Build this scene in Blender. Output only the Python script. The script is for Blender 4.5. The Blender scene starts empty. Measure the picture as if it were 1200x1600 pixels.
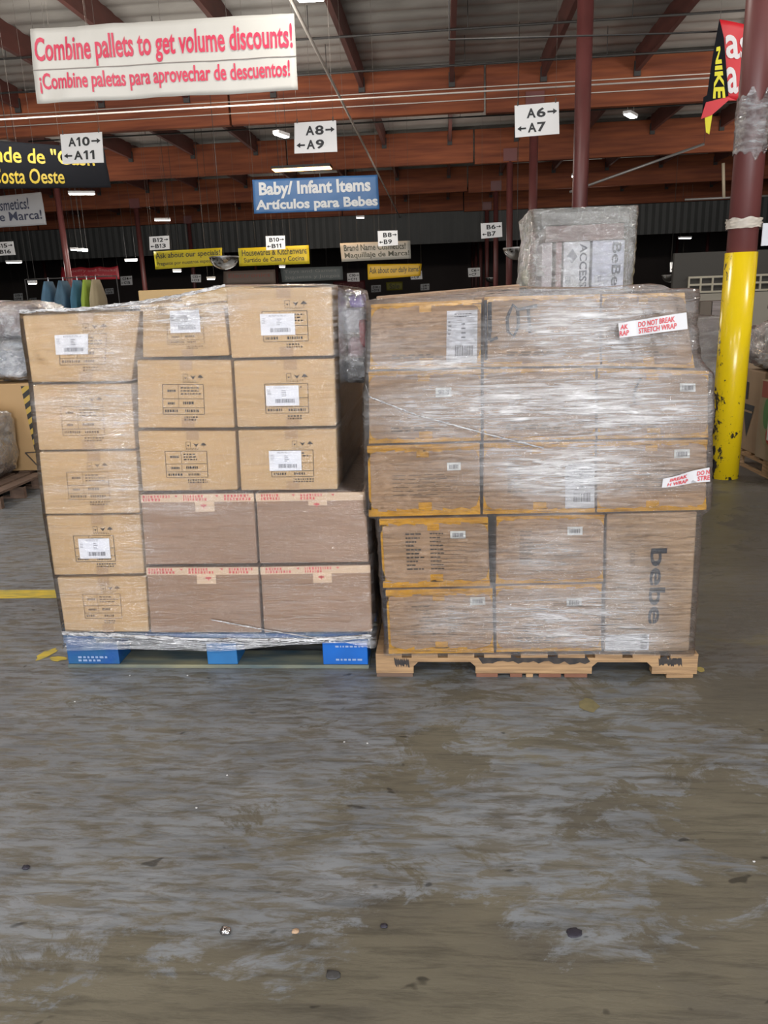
import bpy, bmesh, math, random
from mathutils import Vector, Matrix, noise
random.seed(7)
SC = bpy.context.scene
COL = SC.collection
R = math.radians

# ------------------------------------------------------------------ camera
F_PX, EYE = 1202.0, 1.45
CAM_M = Matrix.Rotation(R(4.9), 3, 'Z') @ Matrix.Rotation(R(90 - 15.3), 3, 'X') @ Matrix.Rotation(R(-2.1), 3, 'Z')
cd = bpy.data.cameras.new('camera')
cd.sensor_fit = 'VERTICAL'; cd.sensor_height = 36; cd.sensor_width = 27
cd.lens = F_PX / 1600 * 36
cd.clip_end = 300; cd.clip_start = .02
cam = bpy.data.objects.new('camera', cd); COL.objects.link(cam)
cam.matrix_world = Matrix.Translation((0, 0, EYE)) @ CAM_M.to_4x4()
SC.camera = cam
O = Vector((0, 0, EYE))

def ray(px, py): return CAM_M @ Vector(((px - 600) / F_PX, (800 - py) / F_PX, -1))
def on_y(px, py, Y):
    d = ray(px, py); return O + d * (Y / d.y)
def on_z(px, py, Z=0.0):
    d = ray(px, py); return O + d * ((Z - EYE) / d.z)

# ------------------------------------------------------------------ world, lights, exposure
SC.view_settings.view_transform = 'Standard'; SC.view_settings.look = 'None'
SC.view_settings.gamma = 1; SC.view_settings.use_curve_mapping = False
SC.view_settings.exposure = 0.75
w = bpy.data.worlds.new('world'); SC.world = w; w.use_nodes = True
w.node_tree.nodes['Background'].inputs[0].default_value = (.80, .88, 1, 1)
w.node_tree.nodes['Background'].inputs[1].default_value = .30
try:
    SC.cycles.max_bounces = 10; SC.cycles.transparent_max_bounces = 24
    SC.cycles.sample_clamp_indirect = 6
except Exception: pass

def area(name, loc, size, power, color=(1, .96, .9), rot=(0, 0, 0), size_y=None):
    l = bpy.data.lights.new(name, 'AREA'); l.energy = power; l.color = color
    l.shape = 'RECTANGLE'; l.size = size; l.size_y = size_y or size
    o = bpy.data.objects.new(name, l); COL.objects.link(o)
    o.location = loc; o.rotation_euler = rot
    return o
# ceiling lamps over and behind the photographer, and large unseen lights added behind for front faces and film glints
for x, y in [(-5.5, -2), (-.4, -2.6), (4.6, -2), (-5.5, 5.5), (5.4, 4.8), (-.6, 7.8), (-5.5, -8), (0, -8), (5, -8)]:
    area('ceiling_lamp_light', (x, y, 5.4), 1.3, 95 if y < 3 else 60, (1, .95, .87), (0, 0, 0), .4)
area('added_front_light', (2.2, -8, 2.2), 4.6, 560, (.96, .97, 1), (R(90), 0, 0), 3.4)
area('added_front_light', (-6.5, -8, 2.2), 3.4, 260, (.96, .97, 1), (R(90), 0, R(-20)), 3.4)
for x, y, e in [(-14, 3, 200), (-5, 2, 200), (6, 3, 200), (14, 3, 200), (-7, 10.5, 250), (-2.8, 10.4, 230), (8.5, 10, 250), (15, 10.5, 200), (-15, 10.5, 200), (-4, 18, 32), (8, 18, 60), (-12, 25, 30), (0, 25, 30), (10, 25, 40), (-6, 36, 25), (6, 36, 25)]:   # uplights without fixtures, added to brighten the deck and beams
    area('added_uplight', (x, y, 4.3), 1.5, e, (1, .93, .85), (R(155), 0, 0), .8)

# ------------------------------------------------------------------ materials
MATS = {}
def mat(name, color, rough=.6, metal=0, spec=.5, var=0.0, scale=8, stretch=(1, 1, 1), bump=0, bscale=None, emit=None, color2=None, coat=0):
    if name in MATS: return MATS[name]
    m = bpy.data.materials.new(name); m.use_nodes = True; MATS[name] = m
    nt = m.node_tree; b = nt.nodes['Principled BSDF']
    c = (*color, 1)
    b.inputs['Base Color'].default_value = c; b.inputs['Roughness'].default_value = rough
    b.inputs['Metallic'].default_value = metal; b.inputs['Specular IOR Level'].default_value = spec
    b.inputs['Coat Weight'].default_value = coat
    if emit:
        b.inputs['Emission Color'].default_value = (*emit[0], 1); b.inputs['Emission Strength'].default_value = emit[1]
    if var or bump:
        tc = nt.nodes.new('ShaderNodeTexCoord'); mp = nt.nodes.new('ShaderNodeMapping'); mp.inputs['Scale'].default_value = stretch
        nt.links.new(tc.outputs['Object'], mp.inputs[0])
        n = nt.nodes.new('ShaderNodeTexNoise'); n.inputs['Scale'].default_value = scale; n.inputs['Detail'].default_value = 6
        nt.links.new(mp.outputs[0], n.inputs['Vector'])
        if var:
            r = nt.nodes.new('ShaderNodeValToRGB'); r.color_ramp.elements[0].position = .3; r.color_ramp.elements[1].position = .7
            c2 = color2 or tuple(x * (1 - var) for x in color)
            r.color_ramp.elements[0].color = (*c2, 1); r.color_ramp.elements[1].color = c
            nt.links.new(n.outputs[0], r.inputs[0]); nt.links.new(r.outputs[0], b.inputs['Base Color'])
        if bump:
            n2 = n
            if bscale:
                n2 = nt.nodes.new('ShaderNodeTexNoise'); n2.inputs['Scale'].default_value = bscale; n2.inputs['Detail'].default_value = 4
                nt.links.new(mp.outputs[0], n2.inputs['Vector'])
            bp = nt.nodes.new('ShaderNodeBump'); bp.inputs['Strength'].default_value = bump; bp.inputs['Distance'].default_value = .01
            nt.links.new(n2.outputs[0], bp.inputs['Height']); nt.links.new(bp.outputs[0], b.inputs['Normal'])
    return m

def film_mat(name, haze_lo, haze_hi, gloss, rough, bump, zs=30, tint=(.93, .94, .97), patch=0, haze_map=False):
    """Clear stretch film: transparent, with milky folds, painted haze and a glossy wrinkled surface."""
    m = bpy.data.materials.new(name); m.use_nodes = True
    nt = m.node_tree; nt.nodes.clear(); N = nt.nodes.new; L = nt.links.new
    out = N('ShaderNodeOutputMaterial')
    tc = N('ShaderNodeTexCoord')
    def nz(scale, stretch, rot=(0, 0, 0), detail=3, dist=0.0):
        mp = N('ShaderNodeMapping'); mp.inputs['Scale'].default_value = stretch; mp.inputs['Rotation'].default_value = rot
        L(tc.outputs['Object'], mp.inputs[0])
        n = N('ShaderNodeTexNoise'); n.inputs['Scale'].default_value = scale; n.inputs['Detail'].default_value = detail
        n.inputs['Distortion'].default_value = dist
        L(mp.outputs[0], n.inputs['Vector']); return n
    def rng(sock, a, b, c, d):
        r = N('ShaderNodeMapRange'); r.inputs[1].default_value = a; r.inputs[2].default_value = b
        r.inputs[3].default_value = c; r.inputs[4].default_value = d; L(sock, r.inputs[0]); return r
    def math_(op, a, b):
        k = N('ShaderNodeMath'); k.operation = op
        for i, s in enumerate((a, b)):
            if hasattr(s, 'links'): L(s, k.inputs[i])
            else: k.inputs[i].default_value = s
        return k.outputs[0]
    streak = nz(1, (4.5, 4.5, zs), (0, R(4), 0), 4, 1.1)
    streak2 = nz(1, (11, 11, zs * 2.2), (0, R(-9), 0), 3, 1.2)
    big = nz(2.3, (1, 1, 1.3), detail=2)
    crinkle = nz(34, (1, 1, 1.6), (0, R(25), 0), 3, 1.2)
    h = math_('ADD', math_('MULTIPLY', streak.outputs[0], 1.0), math_('MULTIPLY', streak2.outputs[0], .55))
    h = math_('ADD', h, math_('MULTIPLY', crinkle.outputs[0], .45))
    bp = N('ShaderNodeBump'); bp.inputs['Strength'].default_value = bump; bp.inputs['Distance'].default_value = .03
    L(h, bp.inputs['Height'])
    hz = rng(streak.outputs[0], .42, .68, haze_lo, haze_hi)
    hz2 = rng(streak2.outputs[0], .5, .72, 0, haze_hi * .5)
    hsum = math_('ADD', hz.outputs[0], hz2.outputs[0])
    if haze_map:
        at = N('ShaderNodeAttribute'); at.attribute_name = 'painted_haze'; hsum = math_('MULTIPLY', hsum, at.outputs['Fac'])
    hsum = math_('MULTIPLY', hsum, rng(big.outputs[0], .35, .65, 1 - patch, 1 + patch * .6).outputs[0])
    tr = N('ShaderNodeBsdfTransparent'); tr.inputs[0].default_value = (.97, .97, .975, 1)
    df = N('ShaderNodeBsdfDiffuse'); df.inputs[0].default_value = (*tint, 1)
    tl = N('ShaderNodeBsdfTranslucent'); tl.inputs[0].default_value = (*tint, 1)
    mx0 = N('ShaderNodeMixShader'); mx0.inputs[0].default_value = .15; L(df.outputs[0], mx0.inputs[1]); L(tl.outputs[0], mx0.inputs[2])
    gl = N('ShaderNodeBsdfGlossy'); gl.inputs[0].default_value = (1, 1, 1, 1); gl.inputs['Roughness'].default_value = rough; L(bp.outputs[0], gl.inputs['Normal'])
    mx1 = N('ShaderNodeMixShader'); L(hsum, mx1.inputs[0]); L(tr.outputs[0], mx1.inputs[1]); L(mx0.outputs[0], mx1.inputs[2])
    fr = N('ShaderNodeFresnel'); fr.inputs[0].default_value = 1.5; L(bp.outputs[0], fr.inputs['Normal'])
    g = math_('MULTIPLY', fr.outputs[0], gloss)
    if haze_map: g = math_('MULTIPLY', g, rng(at.outputs['Fac'], 0, 1.2, .22, 1.25).outputs[0])
    mx2 = N('ShaderNodeMixShader'); L(g, mx2.inputs[0]); L(mx1.outputs[0], mx2.inputs[1]); L(gl.outputs[0], mx2.inputs[2])
    L(mx2.outputs[0], out.inputs[0])
    return m

CARD = mat('cardboard_tan', (.47, .315, .155), .62, var=.12, scale=3, bump=.05, bscale=60)
CARD_B = mat('cardboard_brown', (.28, .175, .11), .55, var=.1, scale=3, bump=.05, bscale=60)
CARD_R = mat('cardboard_fawn', (.41, .26, .145), .6, var=.12, scale=3, bump=.05, bscale=60)
CARD_D = mat('cardboard_dull', (.30, .21, .13), .7, var=.2, scale=3)
TAPE_Y = mat('yellow_tape', (.68, .34, .008), .25, var=.25, scale=14)
TAPE_T = mat('tan_tape', (.36, .235, .125), .3)
TAPE_L = mat('light_tape', (.56, .42, .29), .35)
RED_INK = mat('red_ink', (.55, .035, .05), .5)
INK = mat('dark_ink', (.05, .038, .03), .7)
INK_F = mat('faded_ink', (.17, .115, .07), .7)
MARKER = mat('marker_ink', (.02, .018, .03), .6)
LOGO = mat('logo_ink', (.015, .02, .035), .7)
WHITE = mat('white_paper', (.64, .65, .69), .55)
WHITE2 = mat('sign_white', (.72, .72, .72), .5)
BLUE_P = mat('blue_paint', (.006, .065, .25), .5, var=.35, scale=9, color2=(.01, .09, .20), bump=.2, bscale=40)
BLUE_B = mat('bright_blue_plastic', (.005, .11, .45), .4, var=.2, scale=9)
WOOD = mat('pallet_wood', (.40, .25, .125), .75, var=.45, scale=5, stretch=(1, 6, 14), bump=.3, bscale=12, color2=(.19, .115, .06))
WOOD_D = mat('dark_wood', (.16, .10, .07), .8, var=.4, scale=6, stretch=(1, 5, 5))
WOOD_R = mat('reddish_wood', (.20, .085, .05), .8, var=.3, scale=9)
CHAR = mat('black_spray', (.012, .012, .014), .8, var=.5, scale=30, color2=(.05, .04, .035))
STEEL_RED = mat('oxide_red_paint', (.15, .045, .042), .42, var=.25, scale=2.2, bump=.04, bscale=5)
BEAM_M = mat('glulam_redwood', (.24, .072, .030), .7, spec=.2, var=.55, scale=1.6, stretch=(.35, 1, 5), color2=(.11, .032, .018))
JOIST_M = mat('joist_red', (.11, .035, .028), .55, var=.4, scale=2, stretch=(3, .5, 3))
DARK = mat('dark_metal', (.025, .023, .022), .6)
GALV = mat('galvanised', (.32, .31, .30), .45, metal=.5)
CHROME = mat('mirror_dome', (.75, .75, .75), .06, metal=1, bump=.05, scale=3)
LAMP = mat('lamp_white', (1, 1, 1), .5, emit=((1, .97, .93), 9))
WARM_GLOW = mat('warm_glow', (1, .6, .3), .5, emit=((1, .55, .22), 5))  # glow colour of the strip that imitates lit beams

# ------------------------------------------------------------------ mesh helpers
def link(name, me, m=None, parent=None, smooth=False):
    o = bpy.data.objects.new(name, me); COL.objects.link(o)
    if m:
        for k in (m if isinstance(m, (list, tuple)) else [m]): me.materials.append(k)
    if smooth:
        me.polygons.foreach_set('use_smooth', [True] * len(me.polygons))
    if parent: o.parent = parent
    return o
def tag(o, label=None, cat=None, group=None, kind=None):
    if label: o['label'] = label
    if cat: o['category'] = cat
    if group: o['group'] = group
    if kind: o['kind'] = kind
    return o
def struct(o, label=None):
    o['kind'] = 'structure'
    if label: o['label'] = label
    return o
def empty(name, loc, label, cat, group=None, rz=0):
    o = bpy.data.objects.new(name, None); COL.objects.link(o); o.location = loc; o.rotation_euler = (0, 0, rz)
    o.empty_display_size = .05
    return tag(o, label, cat, group)
class MB:
    def __init__(s): s.v = []; s.f = []; s.mi = []
    def hexa(s, p, mi=0):      # p: 8 points, bottom 4 ccw then top 4
        n = len(s.v); s.v += [tuple(q) for q in p]
        for f in ((3, 2, 1, 0), (4, 5, 6, 7), (0, 1, 5, 4), (1, 2, 6, 5), (2, 3, 7, 6), (3, 0, 4, 7)):
            s.f.append(tuple(n + i for i in f)); s.mi.append(mi)
    def box(s, x0, x1, y0, y1, z0, z1, mi=0):
        s.hexa([(x0, y0, z0), (x1, y0, z0), (x1, y1, z0), (x0, y1, z0), (x0, y0, z1), (x1, y0, z1), (x1, y1, z1), (x0, y1, z1)], mi)
    def poly(s, pts, mi=0):
        n = len(s.v); s.v += [tuple(q) for q in pts]; s.f.append(tuple(range(n, n + len(pts)))); s.mi.append(mi)
    def tube(s, pts, r, n=8, mi=0, cap=True):
        pts = [Vector(p) for p in pts]; base = len(s.v)
        for i, p in enumerate(pts):
            t = (pts[min(i + 1, len(pts) - 1)] - pts[max(i - 1, 0)]).normalized()
            a = t.orthogonal().normalized() if abs(t.z) < .9 else Vector((1, 0, 0)); a = (a - t * a.dot(t)).normalized(); b = t.cross(a)
            rr = r[i] if isinstance(r, (list, tuple)) else r
            for k in range(n):
                an = 2 * math.pi * k / n; s.v.append(tuple(p + a * rr * math.cos(an) + b * rr * math.sin(an)))
        for i in range(len(pts) - 1):
            for k in range(n):
                s.f.append((base + i * n + k, base + i * n + (k + 1) % n, base + (i + 1) * n + (k + 1) % n, base + (i + 1) * n + k)); s.mi.append(mi)
        if cap:
            s.f.append(tuple(base + k for k in reversed(range(n)))); s.mi.append(mi)
            s.f.append(tuple(base + (len(pts) - 1) * n + k for k in range(n))); s.mi.append(mi)
    def build(s, name, m, parent=None, smooth=False, bevel=0):
        me = bpy.data.meshes.new(name); me.from_pydata(s.v, [], s.f)
        o = link(name, me, m, parent, smooth)
        if any(s.mi): me.polygons.foreach_set('material_index', s.mi)
        if bevel:
            b = o.modifiers.new('edge', 'BEVEL'); b.width = bevel; b.segments = 2; b.limit_method = 'ANGLE'
        me.update(); return o

_glyphs = {}
def glyphs(text, bold=0.0, shear=0.0):
    """Outline of a line of writing, filled, fitted to the unit square."""
    k = (text, bold, shear)
    if k not in _glyphs:
        c = bpy.data.curves.new('writing', 'FONT'); c.body = text; c.size = 1; c.offset = bold; c.shear = shear
        c.resolution_u = 3
        o = bpy.data.objects.new('writing', c); COL.objects.link(o)
        bpy.context.view_layer.update()
        me = bpy.data.meshes.new_from_object(o.evaluated_get(bpy.context.evaluated_depsgraph_get()))
        vs = [v.co.copy() for v in me.vertices]; fs = [tuple(p.vertices) for p in me.polygons]
        bpy.data.objects.remove(o); bpy.data.curves.remove(c); bpy.data.meshes.remove(me)
        x0 = min(v.x for v in vs); x1 = max(v.x for v in vs); y0 = min(v.y for v in vs); y1 = max(v.y for v in vs)
        _glyphs[k] = ([((v.x - x0) / (x1 - x0), 1 - (v.y - y0) / (y1 - y0)) for v in vs], fs)
    return _glyphs[k]
def write(mb, text, fn, rect, bold=0.0, shear=0.0, mi=0):
    u0, v0, u1, v1 = rect; vs, fs = glyphs(text, bold, shear); n = len(mb.v)
    mb.v += [tuple(fn(u0 + (u1 - u0) * a, v0 + (v1 - v0) * b)) for a, b in vs]
    mb.f += [tuple(n + i for i in f) for f in fs]; mb.mi += [mi] * len(fs)
def rect(mb, fn, u0, v0, u1, v1, mi=0):
    mb.poly([fn(u0, v0), fn(u0, v1), fn(u1, v1), fn(u1, v0)], mi)
def bilin(c, lift=0.0):       # c: TL TR BR BL ; v runs down
    c = [Vector(q) for q in c]; nrm = (c[3] - c[0]).cross(c[1] - c[0]).normalized()
    if nrm.y > 0: nrm = -nrm
    def fn(u, v): return (c[0] * (1 - u) + c[1] * u) * (1 - v) + (c[3] * (1 - u) + c[2] * u) * v + nrm * lift
    return fn
def barcode(mb, fn, u0, v0, u1, v1, n=22, rnd=random.Random(3)):
    x = u0
    while x < u1:
        wd = (u1 - u0) / n * rnd.choice((.35, .6, .9)); rect(mb, fn, x, v0, min(x + wd, u1), v1); x += wd + (u1 - u0) / n * rnd.choice((.3, .5, .8))
def textlines(mb, fn, u0, v0, u1, v1, rows, rnd, fill=.5, words=3):
    h = (v1 - v0) / rows
    for i in range(rows):
        y = v0 + i * h; x = u0
        end = u0 + (u1 - u0) * rnd.uniform(.55, 1)
        while x < end:
            wd = (u1 - u0) / words * rnd.uniform(.3, 1)
            rect(mb, fn, x, y, min(x + wd, u1), y + h * fill); x += wd + (u1 - u0) * .05

# ------------------------------------------------------------------ floor
def floor_material():
    m = bpy.data.materials.new('worn_concrete'); m.use_nodes = True
    nt = m.node_tree; N = nt.nodes.new; L = nt.links.new; b = nt.nodes['Principled BSDF']
    tc = N('ShaderNodeTexCoord')
    def nz(scale, st, rot=0, detail=8, dist=0, rough=.6, loc=(0, 0, 0)):
        mp = N('ShaderNodeMapping'); mp.inputs['Scale'].default_value = st; mp.inputs['Rotation'].default_value = (0, 0, rot); mp.inputs['Location'].default_value = loc
        L(tc.outputs['Object'], mp.inputs[0]); n = N('ShaderNodeTexNoise'); n.inputs['Scale'].default_value = scale
        n.inputs['Detail'].default_value = detail; n.inputs['Distortion'].default_value = dist; n.inputs['Roughness'].default_value = rough
        L(mp.outputs[0], n.inputs['Vector']); return n.outputs[0]
    def ramp(s, stops):
        r = N('ShaderNodeValToRGB'); e = r.color_ramp.elements
        while len(e) < len(stops): e.new(.5)
        for i, (p, c) in enumerate(stops): e[i].position = p; e[i].color = (*c, 1) if len(c) == 3 else c
        L(s, r.inputs[0]); return r.outputs[0]
    def mix(f, a, c, mode='MIX'):
        k = N('ShaderNodeMix'); k.data_type = 'RGBA'; k.blend_type = mode
        for s, v in ((k.inputs[0], f), (k.inputs[6], a), (k.inputs[7], c)):
            if hasattr(v, 'links'): L(v, s)
            else: s.default_value = v
        return k.outputs[2]
    def mth(op, a, c):
        k = N('ShaderNodeMath'); k.operation = op; k.use_clamp = False
        for i, v in enumerate((a, c)):
            if hasattr(v, 'links'): L(v, k.inputs[i])
            else: k.inputs[i].default_value = v
        return k.outputs[0]
    G = lambda x: (x, x, x)
    # bare concrete, olive to brown
    bare = ramp(nz(1.6, (1, 1.8, 1), .1, 9), [(.3, (.098, .090, .076)), (.5, (.138, .124, .092)), (.72, (.170, .155, .115))])
    # grey sealer, worn in streaks
    coat = ramp(nz(2.4, (1, 1.7, 1), 0, 9), [(.3, (.165, .180, .198)), (.55, (.220, .240, .262)), (.75, (.27, .29, .32))])
    sep = N('ShaderNodeSeparateXYZ'); L(tc.outputs['Object'], sep.inputs[0])
    # the sealer is mostly gone in the strip near the aisle edge
    edge = N('ShaderNodeMapRange'); edge.inputs[1].default_value = 1.28; edge.inputs[2].default_value = 1.62; edge.inputs[3].default_value = -.16; edge.inputs[4].default_value = .012
    L(sep.outputs[1], edge.inputs[0])
    far = N('ShaderNodeMapRange'); far.inputs[1].default_value = 2.6; far.inputs[2].default_value = 3.4; far.inputs[3].default_value = 0; far.inputs[4].default_value = .12
    L(sep.outputs[1], far.inputs[0])
    rt = N('ShaderNodeMapRange'); rt.inputs[1].default_value = .7; rt.inputs[2].default_value = 1.3; rt.inputs[3].default_value = 0; rt.inputs[4].default_value = -.10
    L(sep.outputs[0], rt.inputs[0])  # less sealer on this side, imitating dimmer light in the colour
    lf = N('ShaderNodeMapRange'); lf.inputs[1].default_value = -.1; lf.inputs[2].default_value = -.9; lf.inputs[3].default_value = 0; lf.inputs[4].default_value = .09
    L(sep.outputs[0], lf.inputs[0])
    wear_shade = mth('ADD', mth('ADD', nz(2.3, (1, 1.6, 1), .12, 12, .5, .74, (.3, .1, 0)), edge.outputs[0]), mth('ADD', far.outputs[0], mth('ADD', rt.outputs[0], mth('MULTIPLY', lf.outputs[0], 1.3))))
    wm = ramp(wear_shade, [(.46, G(0)), (.505, G(1))])
    wm2 = ramp(nz(11, (.7, 2.8, 1), .08, 9, .5, .74), [(.42, G(.12)), (.55, G(1))])
    col = mix(mth('MULTIPLY', wm, wm2), bare, coat)
    # scuffs and grime
    scuff = ramp(nz(7, (.55, 5.0, 1), .05, 9, .3, .75), [(.36, G(.50)), (.52, G(1))])
    col = mix(.75, col, scuff, 'MULTIPLY')
    spots = ramp(nz(9, (1, 1.6, 1), 0, 2, .4), [(.27, G(.35)), (.31, G(1))])
    col = mix(1.0, col, spots, 'MULTIPLY')
    big = ramp(nz(.8, (1, 1, 1), 0, 4), [(.35, G(.78)), (.62, G(1.0))])
    col = mix(.8, col, big, 'MULTIPLY')
    # painted shade: the floor colour darkens towards the column aisle
    gx = N('ShaderNodeMapRange'); gx.inputs[1].default_value = .75; gx.inputs[2].default_value = 1.4; L(mth('ADD', sep.outputs[0], mth('MULTIPLY', nz(1.5, (1, 1, 1), 0, 5), .5)), gx.inputs[0])
    gy_ = N('ShaderNodeMapRange'); gy_.inputs[1].default_value = 2.3; gy_.inputs[2].default_value = 3.0; L(sep.outputs[1], gy_.inputs[0])
    col = mix(mth('MULTIPLY', mth('MULTIPLY', gx.outputs[0], gy_.outputs[0]), .8), col, (.075, .068, .06, 1))
    # old paint traces, yellow-green
    yl = ramp(nz(1.3, (1, 1.2, 1), 0, 7, .6, .65, (4.2, 1.3, 0)), [(.64, G(0)), (.70, G(.3))])
    col = mix(yl, col, (.19, .165, .075, 1))
    L(col, b.inputs['Base Color'])
    rr = N('ShaderNodeMapRange'); rr.inputs[3].default_value = .62; rr.inputs[4].default_value = .38; L(wm, rr.inputs[0]); L(rr.outputs[0], b.inputs['Roughness'])
    b.inputs['Specular IOR Level'].default_value = .4
    bp = N('ShaderNodeBump'); bp.inputs['Strength'].default_value = .25; bp.inputs['Distance'].default_value = .003
    L(mix(.5, wm2, scuff), bp.inputs['Height']); L(bp.outputs[0], b.inputs['Normal'])
    return m
mb = MB(); mb.box(-45, 35, -14, 75, -.2, 0); struct(mb.build('floor', floor_material()))
YP = mat('yellow_floor_paint', (.70, .50, .03), .6, var=.6, scale=9, stretch=(1, 3, 1), color2=(.32, .28, .07))
def floor_patch(name, pts, m=YP, label=None):
    mb = MB(); top = [on_z(x, y, .0015) for x, y in pts]; mb.poly([Vector((p.x, p.y, .0015)) for p in top])
    o = mb.build(name, m); struct(o, label); return o
a, b_ = on_z(-160, 912), on_z(92, 922); c_, d_ = on_z(92, 934), on_z(-160, 931)
mb = MB(); mb.poly([(a.x - 6, a.y - .1, .0015), (b_.x + .9, b_.y, .0015), (c_.x + .9, c_.y, .0015), (d_.x - 6, d_.y - .1, .0015)])
struct(mb.build('trim_1', YP), 'worn yellow painted line on the concrete floor')
def blob(cx, cy, rx, ry, rot, n=16, seed=0):
    rnd = random.Random(seed); out = []
    for k in range(n):
        t = 2 * math.pi * k / n; q = rnd.uniform(.75, 1.15); x = rx * q * math.cos(t); y = ry * q * math.sin(t)
        out.append((cx + x * math.cos(rot) - y * math.sin(rot), cy + x * math.sin(rot) + y * math.cos(rot)))
    return out
floor_patch('trim_2', blob(72, 1022, 20, 5, -.45, seed=1), label='yellow paint mark on the floor by the blue pallet')
floor_patch('trim_3', blob(90, 1029, 13, 4, 0, seed=2), label='short yellow paint mark touching the blue pallet')
floor_patch('trim_4', blob(1094, 1046, 8, 4, .2, seed=3), mat('old_yellow', (.34, .27, .08), .7), label='small yellow paint fleck beside the wooden pallet')
floor_patch('trim_5', blob(921, 1102, 16, 12, .4, seed=4), mat('old_yellow2', (.20, .17, .08), .7, var=.3, scale=30), label='faded yellow paint fleck in front of the wooden pallet')

# ------------------------------------------------------------------ building: roof deck, beams, joists, columns, walls
COLX = (-28.8, -13.3, 2.2, 17.7)
BAYS = [6.2 + 7.15 * k for k in range(-2, 10)]; BAYS[3] = 11.5
BEAM_B, BEAM_T, DECK = 5.76, 6.74, 6.92
DECK_M = mat('foil_faced_insulation', (.30, .285, .265), .42, var=.25, scale=1.2, bump=.5, bscale=5, stretch=(1, 2.5, 1))
me = bpy.data.meshes.new('ceiling'); vs = []; fs = []
ny = 900; xs = [-45 + 1.0 * i for i in range(81)]
for j in range(ny + 1):
    y = -14 + 88 * j / ny
    for x in xs:
        ph = (y / .61) % 1.0
        vs.append((x, y, DECK - .055 * math.sin(math.pi * ph) + .012 * noise.noise((x * 2, y * 3, 0))))
nx = len(xs)
for j in range(ny):
    for i in range(nx - 1): fs.append((j * nx + i, (j + 1) * nx + i, (j + 1) * nx + i + 1, j * nx + i + 1))
me.from_pydata(vs, [], fs); struct(link('ceiling', me, DECK_M, smooth=True), 'foil faced insulation sagging under the roof deck')

for k, y in enumerate(BAYS):
    # a glulam beam line made of spliced lengths
    segs = [(-45, -21.5, 0), (-21.4, -5.2, 0), (-5.15, 1.0, .0), (1.05, 14.6, -.06), (14.65, 35, 0)]
    for i, (x0, x1, dz) in enumerate(segs):
        mb = MB(); mb.box(x0, x1, y - .10, y + .10, BEAM_B + dz, BEAM_T)
        struct(mb.build('ceiling_beam', [BEAM_M, DARK], bevel=.01), 'red brown glulam roof beam')
    if k < len(BAYS) - 1:
        y2 = BAYS[k + 1]
        for i in range(-19, 15):
            x = .24 + 2.15 * i
            if x < -44 or x > 34: continue
            mb = MB(); mb.box(x - .05, x + .05, y + .1, y2 - .1, 6.40, 6.88)
            mb.box(x - .075, x + .075, y + .1, y + .16, 6.30, 6.62, 1); mb.box(x - .075, x + .075, y2 - .16, y2 - .1, 6.30, 6.62, 1)
            struct(mb.build('ceiling_joist', [JOIST_M, DARK]), 'dark red roof joist between two beams')
    for x in COLX:
        if k < 2: continue
        if k == 3: x -= .33
        mb = MB(); n = 28; r = .105
        mb.tube([(x, y, 0), (x, y, BEAM_B - .02)], r, n)
        c = mb.build('column', STEEL_RED, smooth=True); struct(c, 'red brown round steel column')
        for p in c.data.polygons: p.use_smooth = abs(p.normal.z) < .5
        pl = MB(); pl.box(x - .22, x + .22, y - .14, y + .14, BEAM_B - .03, BEAM_B + .0); pl.box(x - .22, x + .22, y - .13, y - .11, BEAM_B, BEAM_B + .35); pl.build('column_cap', STEEL_RED, c)
NEARC = [o for o in COL.objects if o.name.startswith('column') and o.data and o.type == 'MESH' and o.parent is None]
# yellow guard of the near column
ycol = bpy.data.materials.new('yellow_guard_paint'); ycol.use_nodes = True
nt = ycol.node_tree; bb = nt.nodes['Principled BSDF']; tc = nt.nodes.new('ShaderNodeTexCoord')
mp = nt.nodes.new('ShaderNodeMapping'); mp.inputs['Scale'].default_value = (1, 1, .7); nt.links.new(tc.outputs['Object'], mp.inputs[0])
n1 = nt.nodes.new('ShaderNodeTexNoise'); n1.inputs['Scale'].default_value = 14; n1.inputs['Detail'].default_value = 8; n1.inputs['Roughness'].default_value = .75; nt.links.new(mp.outputs[0], n1.inputs['Vector'])
sp = nt.nodes.new('ShaderNodeSeparateXYZ'); nt.links.new(tc.outputs['Object'], sp.inputs[0])
zr = nt.nodes.new('ShaderNodeMapRange'); zr.inputs[1].default_value = 0; zr.inputs[2].default_value = .95; zr.inputs[3].default_value = .085; zr.inputs[4].default_value = -.06; nt.links.new(sp.outputs[2], zr.inputs[0])
xr = nt.nodes.new('ShaderNodeMapRange'); xr.inputs[1].default_value = 2.05; xr.inputs[2].default_value = 2.17; xr.inputs[3].default_value = .16; xr.inputs[4].default_value = -.03; nt.links.new(sp.outputs[0], xr.inputs[0])
ad = nt.nodes.new('ShaderNodeMath'); nt.links.new(n1.outputs[0], ad.inputs[0]); nt.links.new(zr.outputs[0], ad.inputs[1])
ad2 = nt.nodes.new('ShaderNodeMath'); nt.links.new(ad.outputs[0], ad2.inputs[0]); nt.links.new(xr.outputs[0], ad2.inputs[1])
rp = nt.nodes.new('ShaderNodeValToRGB'); rp.color_ramp.elements[0].position = .60; rp.color_ramp.elements[1].position = .615
rp.color_ramp.elements[0].color = (.78, .56, .008, 1); rp.color_ramp.elements[1].color = (.035, .03, .025, 1)
nt.links.new(ad2.outputs[0], rp.inputs[0]); nt.links.new(rp.outputs[0], bb.inputs['Base Color']); bb.inputs['Roughness'].default_value = .22
near = min((o for o in NEARC if True), key=lambda o: (Vector(o.data.vertices[0].co) - Vector((2.2, 6.2, 0))).length)
near['label'] = 'red brown steel column with yellow painted lower part beside the wooden pallet'
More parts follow.
